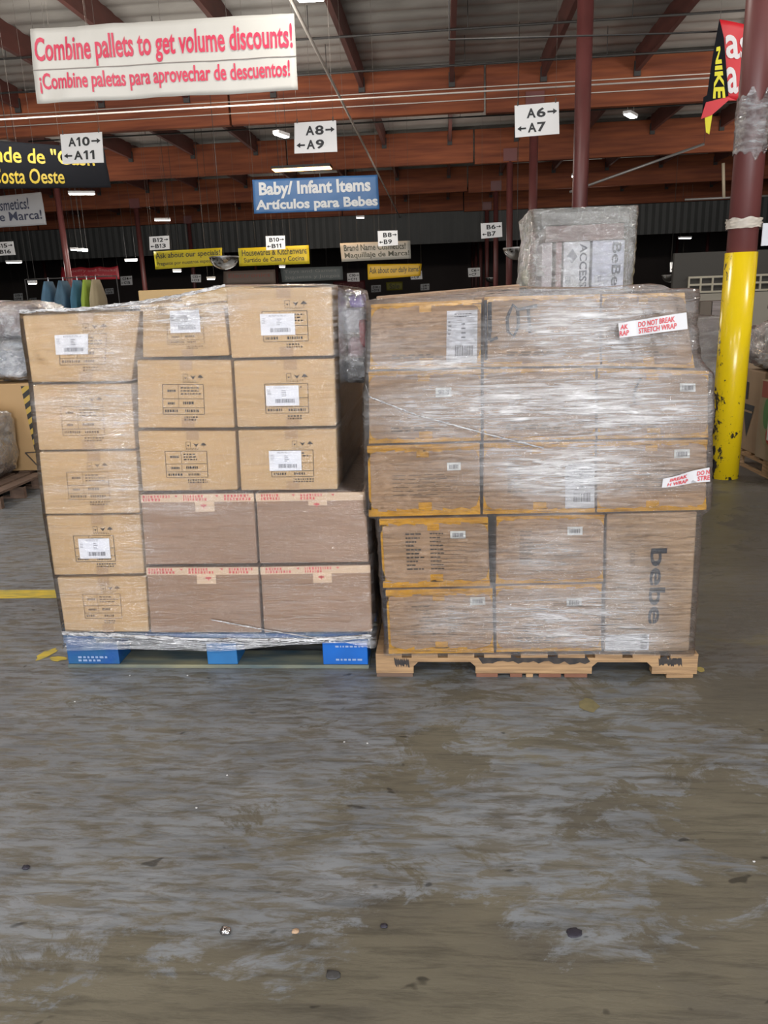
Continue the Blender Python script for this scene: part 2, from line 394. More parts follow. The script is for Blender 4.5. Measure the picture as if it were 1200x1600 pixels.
gx, gy = 2.2, 6.2
ztop = on_y(1150, 395, gy).z
mb = MB(); mb.tube([(gx, gy, 0), (gx, gy, ztop)], .114, 32); g = mb.build('column_guard', ycol, near); g['label'] = 'yellow painted scuffed column base'
for p in g.data.polygons: p.use_smooth = abs(p.normal.z) < .5
FSH = film_mat('film_shreds', .06, .35, 2.2, .15, 1.0, zs=18)
for zc, hh, rr, sd in ((on_y(1160, 348, 6.1).z, .035, .118, 3), (on_y(1172, 193, 6.1).z, .19, .112, 5)):
    vs = []; fs = []; n = 48; rws = 10
    for j in range(rws + 1):
        for i in range(n):
            t = 2 * math.pi * i / n; q = rr + .012 * noise.noise((3 * math.cos(t), 3 * math.sin(t), j * .7 + sd)) + (.02 * max(0, noise.noise((5 * t, j, sd))) if hh < .1 else 0)
            vs.append((gx + q * math.cos(t), gy + q * math.sin(t), zc + (j / rws - .5) * 2 * hh * (1 + .4 * noise.noise((t * 2, sd, j * .2)))))
    for j in range(rws):
        for i in range(n): fs.append((j * n + i, j * n + (i + 1) % n, (j + 1) * n + (i + 1) % n, (j + 1) * n + i))
    me = bpy.data.meshes.new('film_remnant'); me.from_pydata(vs, [], fs)
    link('film_remnant', me, FSH if hh > .1 else mat('crumpled_tape', (.55, .50, .43), .4), near, True)
mb = MB(); z0 = on_y(1169, 385, 6.1).z; z1 = on_y(1165, 350, 6.1).z; mb.box(gx + .10, gx + .155, gy - .10, gy - .09, z0, z1); mb.build('notice', WHITE, near)

# draft curtain, back wall, side walls
CORR = mat('grey_corrugated', (.062, .064, .062), .6, var=.15, scale=1)
def corrugated(name, x0, x1, y, z0, z1, m, step=.18, amp=.03, label=None):
    mb = MB(); n = int((x1 - x0) / step)
    for i in range(n):
        xa = x0 + i * step; xb = xa + step
        mb.poly([(xa, y, z0), (xb - step * .5, y - amp, z0), (xb - step * .5, y - amp, z1), (xa, y, z1)])
        mb.poly([(xb - step * .5, y - amp, z0), (xb, y, z0), (xb, y, z1), (xb - step * .5, y - amp, z1)])
    mb.box(x0, x1, y + .01, y + .05, z0, z1)
    return struct(mb.build(name, m), label)
yc = BAYS[7] + .4
zc0 = on_y(600, 384, yc).z
corrugated('wall_upper', -45, 35, yc, zc0, 6.9, CORR, .35, label='grey corrugated upper wall hanging across the hall')
mb = MB(); mb.box(-45, 35, 70, 70.3, 0, 7); struct(mb.build('wall_back', mat('dark_wall', (.10, .08, .075), .8)))
mb = MB(); mb.box(-45.3, -45, -14, 70, 0, 7); struct(mb.build('wall_left', mat('side_wall', (.10, .095, .09), .8)))
PALE = mat('pale_wall', (.62, .58, .48), .8, var=.15, scale=.5)
mb = MB(); mb.box(35, 35.3, -14, 70, 0, 7); struct(mb.build('wall_right', PALE))

# conduits and pipes under the roof
def pipe(name, pts, r, m, label, cat='pipe'):
    mb = MB(); mb.tube(pts, r, 8); return tag(mb.build(name, m, smooth=True), label, cat)
y1 = BAYS[4]
LPIPE = mat('pale_conduit', (.5, .46, .42), .4)
z = on_y(640, 137, 19.9).z
pipe('conduit', [(-20, y1 - .2, z + .02), (20, y1 - .2, z + .02)], .012, LPIPE, 'thin grey conduit running along the lower face of the first full roof beam')
pipe('conduit', [(-20, y1 - .2, z - .24), (20, y1 - .2, z - .24)], .012, LPIPE, 'second thin grey conduit just below the other one on that beam')
z = on_y(150, 178, 12.2).z
pipe('conduit', [(-30, 12.2, z), (14, 12.2, z)], .012, LPIPE, 'pale conduit passing under the red lettered banner')
p0 = on_z(455, 0, 5.6); p1 = on_z(640, 370, 5.6)
print('diag', p0, p1)
pipe('roof_pipe', [(p0.x + (p0.x - p1.x) * .3, p0.y + (p0.y - p1.y) * .3, 5.6), p0, p1], .028, LPIPE, 'long thin grey pipe slanting down the middle of the roof')
for yy, xa, xb in ((16.3, -9, 9), (18.6, -12, 12), (23.6, -12, 12), (9.9, -8, 8), (31, -12, 12)):
    t = pipe('sprinkler_pipe', [(xa, yy, 6.3), (xb, yy, 6.3)], .022, DARK, 'thin dark sprinkler pipe crossing under the joists about %s beams in' % {9.9: 'zero', 16.3: 'one and a bit', 18.6: 'two', 23.6: 'three', 31: 'four'}[yy])
    for k in range(int((xb - xa) / 3)):
        mb = MB(); mb.tube([(xa + .5 + 3 * k, yy, 6.3), (xa + .5 + 3 * k, yy, 6.86)], .008, 5); mb.build('hanger', DARK, t)
pipe('roof_pipe', [on_y(918, 160, 13.3), on_y(912, 300, 13.3)], .02, GALV, 'thin pale conduit running down beside the tall middle column')
def hang(o, p):
    mb = MB(); mb.tube([p, Vector((p.x, p.y, 6.87))], .005, 5); mb.build('hanger', DARK, o)
# sloping truss-like brace on the far side
br = [on_y(890, 300, 24), on_y(1100, 225, 24)]
hang(pipe('brace', br, .035, GALV, 'diagonal pale brace rising behind the yellow based column', 'brace'), br[1])
pipe('brace', [on_y(1070, 312, 24), on_y(1200, 306, 24)], .03, GALV, 'level pale rail near the foot of the diagonal brace', 'brace')
pipe('brace', [on_y(1130, 255, 24), on_y(1131, 309, 24)], .045, mat('pale_post', (.5, .42, .3), .6), 'short pale upright between brace and rail', 'brace')

# ------------------------------------------------------------------ ceiling lamps that show
def lamp(px, py, wpx, z, label, warm=False, tilt=0, ln=None, power=0):
    p = on_z(px, py, z); dist = (p - O).length; wd = ln or wpx / F_PX * dist
    t = empty('ceiling_light', p, label, 'light', 'ceiling lights', tilt)
    mb = MB(); mb.box(-wd / 2, wd / 2, -wd * .16, wd * .16, .02, .09); mb.build('housing', DARK if warm else WHITE2, t)
    mb = MB(); mb.box(-wd / 2 + .02, wd / 2 - .02, -wd * .13, wd * .13, -.0, .018); mb.build('diffuser', WARM_GLOW if warm else LAMP, t)  # warm: the added glowing strip imitating lit beams, no lamp diffuser
    mb = MB()
    for s in (-1, 1): mb.tube([(s * wd * .4, 0, .09), (s * wd * .4, 0, 6.9 - z)], .006, 4)
    mb.build('hanging_wire', DARK, t)
    if power: area('ceiling_lamp_light', (p.x, p.y, p.z - .02), wd * .95, power, (1, .6, .3) if warm else (1, .95, .88), (0, 0, tilt), wd * .25)  # warm: light of the added glowing strip, no ceiling lamp
    return t
lamp(440, 213, 30, 5.2, 'bright rectangular lamp beside the upper aisle sign reading A8', tilt=R(70), power=170)
lamp(486, 1, 36, 5.0, 'lamp at the top edge above the red lettered banner')
lamp(128, 304, 34, 4.9, 'bright slim lamp just under the black banner', tilt=R(20), power=170)
lamp(254, 345, 22, 4.6, 'bright oval lamp above the B12 sign', tilt=R(20), power=170)
lamp(205, 408, 17, 3.3, 'small lamp between B12 sign and the red far banner', power=150)
lamp(116, 391, 10, 3.6, 'small lamp touching the distant column over the hanging clothes')
lamp(126, 392, 10, 3.5, 'small lamp second in the close trio over the hanging clothes')
lamp(133, 393, 8, 3.4, 'small lamp third in the close trio over the hanging clothes')
lamp(22, 411, 20, 3.3, 'small slim lamp under the B15 sign', power=150)
lamp(51, 444, 12, 2.2, 'tiny lamp low over the dark stacks', power=120)
lamp(277, 425, 12, 2.6, 'tiny yellowish lamp under the yellow specials banner')
lamp(330, 437, 12, 2.3, 'tiny lamp low beside the mirror dome', power=200)
lamp(563, 341, 12, 4.6, 'small lamp under the blue banner', power=150)
lamp(441, 418, 9, 2.8, 'tiny lamp under the yellow kitchen banner', power=200)
lamp(896, 276, 12, 5.0, 'bright round-looking lamp against the tall middle column', tilt=R(90))
lamp(1070, 373, 18, 3.6, 'lamp near the pale upper office wall', tilt=R(20), power=90)
lamp(985, 182, 32, 5.75, 'unlit looking square lamp between roof beams past the A6 sign', tilt=R(60)).children[1].data.materials[0] = mat('lamp_off', (.55, .55, .52), .4)
lamp(472, 265, 84, 5.1, 'added warm glowing strip imitating lit beams above the blue banner', True, power=60)  # glowing strip added in place of warmly lit roof timber

# ------------------------------------------------------------------ hanging aisle signs
SIGN_INK = mat('sign_ink', (.01, .01, .012), .5)
def chars(mb, text, f, u0, v0, u1, v1):
    wts = [.62 if c == '1' else 1 for c in text]; gap = .10; tot = sum(wts) + gap * (len(text) - 1); u = u0; k = (u1 - u0) / tot
    for c, wt in zip(text, wts):
        a, b = u, u + wt * k
        if c == '1':
            m = b - (b - a) * .22; l = b - (b - a) * .62
            mb.poly([f(l, v0), f(l, v1), f(m, v1), f(m, v0)])
            h = v1 - v0; mb.poly([f(l, v0), f(a, v0 + h * .22), f(a, v0 + h * .36), f(l, v0 + h * .26)])
        else: write(mb, c, f, (a, v0, b, v1), .030)
        u = b + gap * k
def aisle_sign(c, Y, up, down, label, thick=.012, soft=False):
    P = [on_y(x, y, Y) for x, y in c]
    fr = bilin(P); n = Vector((0, -1, 0))
    mb = MB(); q = [P[3], P[2], P[1], P[0]]
    mb.hexa([P[3], P[2], P[2] - n * thick, P[3] - n * thick, P[0], P[1], P[1] - n * thick, P[0] - n * thick])
    s = tag(mb.build('aisle_sign', WHITE2), label, 'sign', 'hanging aisle signs')
    f = bilin(P, .004); mb = MB()
    def arrow(u0, u1, v, d):
        h = .055
        if d > 0: rect(mb, f, u0, v - .028, u1 - .07, v + .028); mb.poly([f(u1 - .09, v - h * 1.6), f(u1 - .09, v + h * 1.6), f(u1, v)])
        else: rect(mb, f, u0 + .07, v - .028, u1, v + .028); mb.poly([f(u0 + .09, v - h * 1.6), f(u0, v), f(u0 + .09, v + h * 1.6)])
    if up:
        n_ = len(up); x0 = .27 if n_ == 2 else .18
        chars(mb, up, f, x0, .13, .70, .43); arrow(.74, .96, .28, 1)
    if down:
        chars(mb, down, f, .29, .58, .70 if len(down) == 2 else .82, .88); arrow(.05, .25, .74, -1)
    mb.build('lettering', SIGN_INK, s)
    mb = MB()
    for u in (.07, .93):
        a = f(u, .02); mb.tube([a, a + Vector((0, 0, .05))], .008, 4); mb.tube([a, Vector((a.x, a.y, 6.87))], .0018 if Y < 15 else .0022, 4)
    mb.build('hanging_wire', mat('wire_grey', (.09, .08, .07), .5), s)
    return s
def quad(x, y, w, h, sk=0): return [(x, y + sk), (x + w, y), (x + w, y + h), (x, y + h + sk)]
aisle_sign([(460, 192), (525, 188), (527, 237), (460, 240)], 11, 'A8', 'A9', 'white sign reading A8 and A9 hanging above the blue banner')
aisle_sign([(804, 165), (873, 159), (874, 209), (805, 215)], 11, 'A6', 'A7', 'white sign reading A6 and A7 beside the tall middle column')
aisle_sign([(94, 210), (159, 206), (162, 254), (98, 256)], 11, 'A10', 'A11', 'white sign reading A10 and A11 in front of the black banner')
aisle_sign([(233, 370), (264, 368), (265, 389), (234, 391)], 22, 'B12', 'B13', 'small white sign reading B12 and B13 above a yellow banner')
aisle_sign([(415, 369), (445, 368), (446, 389), (416, 391)], 22, 'B10', 'B11', 'small white sign reading B10 and B11 over a yellow banner')
aisle_sign([(590, 361), (621, 360), (622, 383), (591, 385)], 22, 'B8', 'B9', 'small white sign reading B8 and B9 over the off white banner')
aisle_sign([(751, 349), (784, 347), (785, 370), (752, 373)], 22, 'B6', 'B7', 'small white sign reading B6 and B7 beside distant columns')
aisle_sign([(-12, 379), (20, 377), (24, 398), (-9, 400)], 22, 'B15', 'B16', 'small white sign reading B15 and B16 cut by the photo edge')
aisle_sign([(188, 432), (206, 431), (207, 445), (189, 446)], 40, 'C14', 'C15', 'tiny white sign reading C14 beside the red far banner')
aisle_sign([(298, 429), (314, 429), (314, 441), (299, 441)], 40, 'C12', 'C13', 'tiny grey sign reading C12 above the box top')
aisle_sign([(440, 427), (457, 427), (458, 440), (441, 440)], 40, 'C12', 'C13', 'tiny grey sign on the grey far banner')
aisle_sign([(542, 427), (561, 426), (562, 440), (543, 440)], 40, 'C10', 'C11', 'tiny white sign reading C10 and C11 over the maroon far banner')
aisle_sign([(641, 424), (659, 423), (660, 436), (642, 437)], 40, 'C8', 'C9', 'tiny white sign reading C8 at the end of the orange banner')
aisle_sign([(731, 419), (750, 418), (750, 432), (732, 433)], 40, 'C6', 'C7', 'tiny white sign reading C6 between distant columns')
aisle_sign([(1047, 410), (1068, 409), (1068, 424), (1047, 425)], 38, '', 'C1', 'small pale sign reading C1 beside the pale upper office')
aisle_sign([(580, 446), (595, 445), (595, 456), (580, 457)], 55, 'D10', 'D11', 'tiny white sign low above the plastic bag')
aisle_sign([(657, 444), (671, 443), (671, 453), (657, 454)], 55, 'D8', 'D9', 'tiny grey sign low over the fawn box top, near the yellow far banner')
aisle_sign([(21, 459), (35, 458), (36, 469), (22, 470)], 50, 'D15', 'D16', 'tiny white sign low over the dark stacks')
aisle_sign([(46, 466), (57, 465), (57, 473), (46, 474)], 55, 'D14', 'D15', 'tiny grey sign on the dark stacks by the hanging clothes')
aisle_sign([(164, 451), (177, 450), (178, 459), (165, 460)], 52, 'D12', 'D13', 'tiny grey sign beside the beige hanging garment')

# ------------------------------------------------------------------ banners
def banner(name, c, Y, m, label, lines, wave=.03, cat='banner', seam=None, dy=(0, 0, 0, 0), nu=40, nv=14, seed=0, wires=True, wmat=None, droop=0):
    P = [on_y(x, y, Y + d) for (x, y), d in zip(c, dy)]
    base = bilin(P)
    n = (P[3] - P[0]).cross(P[1] - P[0]).normalized()
    if n.y > 0: n = -n
    wdt = (P[1] - P[0]).length
    def fn(u, v, lift=0):
        p = base(u, v)
        k = noise.noise((u * wdt * 1.6 + seed, v * 1.1, seed)) + .5 * noise.noise((u * wdt * 5 + v * 3, v * 2, seed + 3))
        dip = -droop * (abs(math.sin(math.pi * u * 3)) ** .7) * (1 - v) if droop else 0
        return p + n * (wave * k + lift) + Vector((0, 0, dip))
    vs = []; fs = []
    for j in range(nv + 1):
        for i in range(nu + 1): vs.append(fn(i / nu, j / nv))
    for j in range(nv):
        for i in range(nu):
            a = j * (nu + 1) + i; fs.append((a, a + nu + 1, a + nu + 2, a + 1))
    me = bpy.data.meshes.new(name); me.from_pydata(vs, [], fs); o = link(name, me, m, smooth=True)
    sd = o.modifiers.new('cloth', 'SOLIDIFY'); sd.thickness = .004; sd.offset = -1 if True else 1
    tag(o, label, cat, None)
    for k, (text, rc, im, bold) in enumerate(lines):
        mb = MB(); sd = .012
        write(mb, text, lambda u, v: fn(u, v, .008), rc, bold)
        # split long glyph triangles so that the letters follow the cloth
        x = mb.build('lettering', im, o)
    if wires:
        mb = MB()
        for u in (0.01, .25, .5, .75, .99):
            a = fn(u, 0); mb.tube([a, Vector((a.x, a.y, 6.87))], .0018 if Y < 15 else .0025, 4)
        mb.build('hanging_wire', mat('wire_grey', (.09, .08, .07), .5), o)
    if seam:
        mb = MB(); pts = [fn(i / 24, seam, .004) for i in range(25)]
        mb.tube(pts, .006, 5); mb.build('seam_cord', mat('seam_grey', (.35, .32, .3), .6), o)
    return o, fn
OFFW = mat('banner_offwhite', (.60, .59, .55), .45, var=.08, scale=1.5)
REDL = mat('banner_red_letter', (.62, .035, .09), .5)
banner('banner', [(47, 45), (459, 20), (466, 141), (58, 162)], 9, OFFW,
       'large off white banner with red bilingual lettering about combining pallets',
       [('Combine pallets to get volume discounts!', (.012, .12, .990, .54), REDL, .022),
        ('\u00a1Combine paletas para aprovechar de descuentos!', (.02, .60, .975, .885), REDL, .022)], wave=.035, seam=.555, seed=2)
DB = mat('banner_black', (.010, .011, .014), .9, spec=.15)
YL = mat('banner_yellow_letter', (.50, .37, .02), .5)
banner('banner', [(-110, 212), (163, 232), (173, 293), (-110, 296)], 13, DB, 'black banner with yellow lettering behind the A10 sign',
       [('m\u00e1s Grande de "Cash', (.02, .10, .93, .45), YL, .015), ('en la Costa Oeste', (.18, .56, .755, .90), YL, .015)], wave=.05, seed=5)
banner('banner', [(-90, 315), (64, 300), (73, 351), (-90, 361)], 15, mat('banner_grey_white', (.42, .42, .42), .55), 'grey white banner with dark serif lettering under the black banner',
       [('Brand Name Cosmetics!', (.0, .12, .86, .48), mat('navy_ink', (.03, .035, .07), .5), .012), ('Maquillaje de Marca!', (.0, .53, .97, .90), mat('navy_ink', (.03, .035, .07), .5), .012)], seed=8)
BLU = mat('banner_blue', (.045, .145, .34), .5, var=.12, scale=1)
PLET = mat('banner_pale_letter', (.60, .62, .62), .5)
banner('banner', [(394, 281), (590, 273), (593, 327), (397, 334)], 15, BLU, 'blue banner with white lettering for baby and infant items',
       [('Baby/ Infant Items', (.05, .08, .94, .58), PLET, .035), ('Art\u00edculos para Bebes', (.02, .60, .99, .98), PLET, .035)], wave=.04, seed=11)
YB = mat('banner_yellow', (.48, .40, .01), .5)
KI = mat('banner_dark_letter', (.04, .04, .02), .5)
banner('banner', [(240, 393), (347, 387), (347, 414), (243, 421)], 24, YB, 'yellow banner about specials under the B12 sign',
       [('Ask about our specials!', (.02, .10, .97, .50), KI, .012), ('Pregunte por nuestros especiales!', (.03, .60, .96, .86), KI, .008)], seed=14, nu=16, nv=5)
banner('banner', [(372, 388), (482, 383), (484, 412), (374, 416)], 24, YB, 'yellow banner for house and kitchen assortment under the B10 sign',
       [('Housewares & Kitchenware', (.05, .10, .97, .45), KI, .012), ('Surtido de Casa y Cocina', (.07, .55, .93, .88), KI, .012)], seed=17, nu=16, nv=5)
banner('banner', [(531, 380), (641, 376), (642, 404), (534, 409)], 24, mat('banner_cream', (.36, .345, .30), .55), 'off white banner with black serif lettering under the B8 sign',
       [('Brand Name Cosmetics!', (.05, .10, .93, .44), KI, .012), ('Maquillaje de Marca!', (.05, .52, .98, .90), KI, .012)], seed=20, nu=16, nv=5)
banner('banner', [(574, 413), (659, 412), (657, 431), (575, 437)], 36, mat('banner_orange', (.52, .31, .01), .5), 'orange yellow banner below the off white serif banner',
       [('Ask about our daily items!', (.03, .2, .97, .75), KI, .012)], seed=23, nu=16, nv=5)
banner('banner', [(96, 417), (184, 415), (187, 436), (95, 438)], 34, mat('banner_red', (.26, .012, .02), .5), 'dark red banner hanging behind the clothes',
       [('Grocery and Snacks', (.05, .12, .95, .42), mat('pinkish', (.35, .12, .12), .5), .01), ('Comida y Dulces', (.12, .55, .88, .88), mat('pinkish', (.35, .12, .12), .5), .01)], seed=26, nu=16, nv=5, droop=.07)
GB = mat('banner_dim_grey', (.10, .10, .095), .6)
DG = mat('dim_letter', (.2, .2, .19), .6)
banner('banner', [(438, 419), (535, 416), (536, 437), (441, 441)], 38, mat('banner_slate', (.10, .115, .115), .6), 'dim grey banner behind the tiny C12 sign', [('Toys and Games', (.05, .15, .9, .45), DG, 0), ('Juguetes y Juegos', (.05, .55, .95, .85), DG, 0)], seed=30, nu=12, nv=4)
banner('banner', [(349, 424), (430, 421), (431, 443), (349, 445)], 38, mat('banner_brown', (.15, .11, .09), .6), 'dim brown banner behind the distant columns', [('Electronics', (.1, .2, .9, .5), mat('dim_red', (.25, .07, .05), .6), 0)], seed=33, nu=12, nv=4)
banner('banner', [(520, 440), (570, 438), (571, 452), (521, 454)], 48, mat('banner_maroon', (.12, .015, .02), .6), 'maroon distant banner under the tiny C10 sign', [('Shoes', (.2, .2, .8, .8), mat('dim_red', (.25, .07, .05), .6), 0)], seed=36, nu=12, nv=4)
banner('banner', [(603, 441), (629, 440), (629, 453), (604, 454)], 50, mat('banner_olive', (.22, .20, .02), .6), 'olive yellow distant banner between two tiny signs', [('Sale', (.2, .2, .8, .8), KI, 0)], seed=39, nu=12, nv=4)

# red and black folded banner behind the near column
Yb = 8.0
RB = mat('banner_bright_red', (.62, .02, .03), .45); WL = mat('banner_white_letter', (.75, .72, .72), .5)
ob, bfn = banner('banner', [(1124, 30), (1290, 62), (1290, 158), (1131, 156)], Yb, RB, 'bright red banner with a turned over black and yellow end behind the near column',
       [('as', (.045, .17, .29, .47), WL, .02), ('a', (.035, .58, .145, .92), WL, .02)], wave=.03, seed=41)
def px(pts, Y): return [on_y(x, y, Y) for x, y in pts]
mb = MB(); q = px([(1124, 30), (1131, 60), (1138, 150), (1116, 156), (1103, 160), (1113, 90)], Yb - .05); mb.poly(q)
fl = mb.build('turned_end', DB, ob); fl.modifiers.new('cloth', 'SOLIDIFY').thickness = .006; fl['label'] = 'black side of the turned over end'
mb = MB(); F4 = px([(1119, 74), (1126, 72), (1136, 153), (1112, 154)], Yb - .062)
ff = bilin(F4); write(mb, 'NIKE', lambda u, v: ff(1 - v, u), (0, .10, 1, .92), .04); mb.build('lettering', mat('bright_yellow', (.75, .68, .01), .5), fl)
mb = MB(); mb.poly(px([(1103, 160), (1138, 152), (1150, 157), (1138, 157), (1112, 180), (1095, 186), (1099, 172)], Yb - .07)); t2 = mb.build('hanging_tail', RB, ob); t2.modifiers.new('cloth', 'SOLIDIFY').thickness = .006
mb = MB(); mb.poly(px([(1101, 183), (1113, 178), (1108, 210), (1103, 207)], Yb - .06)); t2 = mb.build('hanging_tail', mat('bright_yellow', (.75, .68, .01), .5), ob); t2.modifiers.new('cloth', 'SOLIDIFY').thickness = .006
mb = MB(); mb.poly(px([(1099, 152), (1106, 148), (1110, 175), (1097, 178)], Yb - .055)); t2 = mb.build('hanging_tail', DB, ob)
cb = pipe('cable', [on_y(700, 62, Yb + .1), on_y(1050, 52, Yb + .1), on_y(1190, 46, Yb + .1)], .008, DARK, 'thin dark cable carrying the red banner', 'cable')
hang(cb, on_y(702, 62, Yb + .1)); hang(cb, on_y(1185, 47, Yb + .1))

# ------------------------------------------------------------------ mirror domes
def dome(px_, py, rpx, Y, label):
    c = on_y(px_, py, Y); r = rpx / F_PX * (c - O).length
    t = empty('mirror_dome', c, label, 'mirror', 'mirror domes')
    mb = MB(); n = 28; rows = 9
    for j in range(rows):
        ph = (math.pi / 2) * j / (rows - 1)
        for i in range(n):
            a = 2 * math.pi * i / n; mb.v.append((r * math.cos(ph) * math.cos(a), r * math.cos(ph) * math.sin(a), -r * .82 * math.sin(ph)))
    for j in range(rows - 1):
        for i in range(n): mb.f.append((j * n + i, (j + 1) * n + i, (j + 1) * n + (i + 1) % n, j * n + (i + 1) % n)); mb.mi.append(0)
    mb.build('dome', CHROME, t, smooth=True)
    mb = MB(); mb.tube([(0, 0, -.015), (0, 0, .015)], r * 1.02, 28); mb.build('rim', GALV, t)
    mb = MB(); mb.tube([(0, 0, .015), (0, 0, 6.9 - c.z)], .006, 4); mb.build('hanging_wire', DARK, t)
dome(350, 402, 21, 18, 'half round mirror dome beside the yellow specials banner')
dome(808, 388, 20, 18, 'half round mirror dome beside the tall film wrapped stack')
dome(1048, 430, 12, 28, 'half round mirror dome under the C1 sign')
dome(768, 434, 9, 40, 'tiny mirror dome behind the fawn boxes')

# ------------------------------------------------------------------ pallets in front
LA, LB = on_z(105, 1045), on_z(577, 1044)
RA, RB_ = on_z(588, 1059), on_z(1087, 1057)
LY = (LA.y + LB.y) / 2; RY = (RA.y + RB_.y) / 2
def lp(x, y, dy=0.0): return on_y(x, y, LY + dy)
def rp_(x, y, dy=0.0): return on_y(x, y, RY + dy)
hL = lp(340, 990).z; hR = rp_(840, 1021).z
print('LY', LY, RY, 'pallet tops', hL, hR, LA, LB, RA, RB_)
t = empty('block_pallet', (LA.x, LY, 0), 'blue painted block pallet under the tan and brown cartons', 'pallet')
x0, x1 = 0, LB.x - LA.x; D = 1.02
for k in range(7):
    mb = MB(); yy = k * (D - .12) / 6; mb.box(x0, x1, yy, yy + .12, hL - .022, hL - .001); mb.build('deck_board', BLUE_P, t, bevel=.002)
for xa in (0, x1 / 2 - .06, x1 - .14):
    mb = MB(); mb.box(xa, xa + (.14 if xa != x1 / 2 - .06 else .12), 0, D, hL - .042, hL - .023); mb.build('stringer_board', BLUE_P, t)
for i, (a, b) in enumerate(((0, (lp(187, 1030) - LA).x), ((lp(322, 1030) - LA).x, (lp(372, 1030) - LA).x), ((lp(503, 1030) - LA).x, x1))):
    for j, y in enumerate((0.004, .44, .89)):
        mb = MB(); mb.box(a + .004, b - .004, y, y + .12, .017, hL - .043)
        bl = mb.build('block', BLUE_B if (i == 2 and j == 0) else (mat('light_blue', (.015, .14, .36), .6, var=.2, scale=9) if i == 1 and j == 0 else BLUE_P), t, bevel=.003)
        if j == 0 and i != 1:
            f = lambda u, v, a=a, b=b: Vector((a + (b - a) * u, .0015, .017 + (hL - .06) * (1 - v)))
            m2 = MB(); rnd = random.Random(i)
            if i == 0: textlines(m2, f, .22, .62, .8, .92, 2, rnd, .6, 7)
            else: textlines(m2, f, .3, .12, .9, .25, 1, rnd, .6, 8); textlines(m2, f, .3, .72, .9, .86, 1, rnd, .6, 6)
            m2.build('stencil', mat('pale_stencil', (.10, .26, .60) if i else (.22, .30, .48), .6), bl)
for y in (0, .43, .88):
    mb = MB(); mb.box(0, x1, y, y + .14, 0, .0165); bm = mb.build('bottom_board', mat('worn_blue_board', (.22, .21, .13), .8, var=.8, scale=3, stretch=(1, 4, 4), color2=(.015, .06, .10)), t, bevel=.003)
def carton_pal(name, A, B, Y, h, label, wm=WOOD):
    t = empty(name, (A.x, Y, 0), label, 'pallet')
    W = B.x - A.x; nz_ = [(A.x, 0)]
    u = lambda x: on_y(x, 1040, Y).x - A.x
    n1, n2, n3, n4 = u(646), u(743), u(925), u(1019)
    zt = h - .019; zn = .045; zb = .016
    for k, y in enumerate((0.0, .48, .97)):
        mb = MB()
        out = [(0, zb), (n1, zb), (n1, zn), (n1 + .02, zn + .02), (n2 - .02, zn + .02), (n2, zn), (n2, zb), (n3, zb), (n3, zn), (n3 + .02, zn + .02), (n4 - .02, zn + .02), (n4, zn), (n4, zb), (W, zb), (W, zt), (0, zt)]
        n = len(out); mb.v = [(x, y, z) for x, z in out] + [(x, y + .038, z) for x, z in out]
        mb.f = [tuple(range(n)), tuple(range(2 * n - 1, n - 1, -1))] + [(i, n + i, n + (i + 1) % n, (i + 1) % n) for i in range(n)]; mb.mi = [0] * len(mb.f)
        s = mb.build('stringer', wm, t)
        if k == 0:
            rnd = random.Random(5)
            for a, b_, z0, z1 in ((u(746), u(922), .055, .10), (u(616), u(640), .04, .085), (u(1028), u(1066), .045, .095)):
                m2 = MB(); nn = 22; pts = []
                for i in range(nn): pts.append((a + (b_ - a) * i / nn, -.0015, z1 - rnd.uniform(0, .018)))
                for i in range(nn): pts.append((b_ - (b_ - a) * i / nn, -.0015, z0 + rnd.uniform(0, .016)))
                m2.poly(list(reversed(pts))); m2.build('black_spray_mark', CHAR, s)
    for k in range(9):
        wd = .105; x = k * (W - wd) / 8
        mb = MB(); mb.box(x, x + wd, -.004, 1.03, h - .018, h - .001); mb.build('deck_board', wm, t, bevel=.002)
    rb = random.Random(2)
    for a, b_, m_ in ((588, 645, WOOD_D), (744, 778, WOOD_R), (797, 816, WOOD_R), (822, 833, WOOD), (842, 877, WOOD_R), (882, 918, WOOD_R), (1042, 1084, WOOD)):
        mb = MB(); mb.box(u(a), u(b_), -.003, 1.01, 0, .0155); mb.build('bottom_board', m_, t, bevel=.002)
carton_pal('stringer_pallet', RA, RB_, RY, hR, 'bare wooden pallet with black sprayed marks under the fawn cartons')

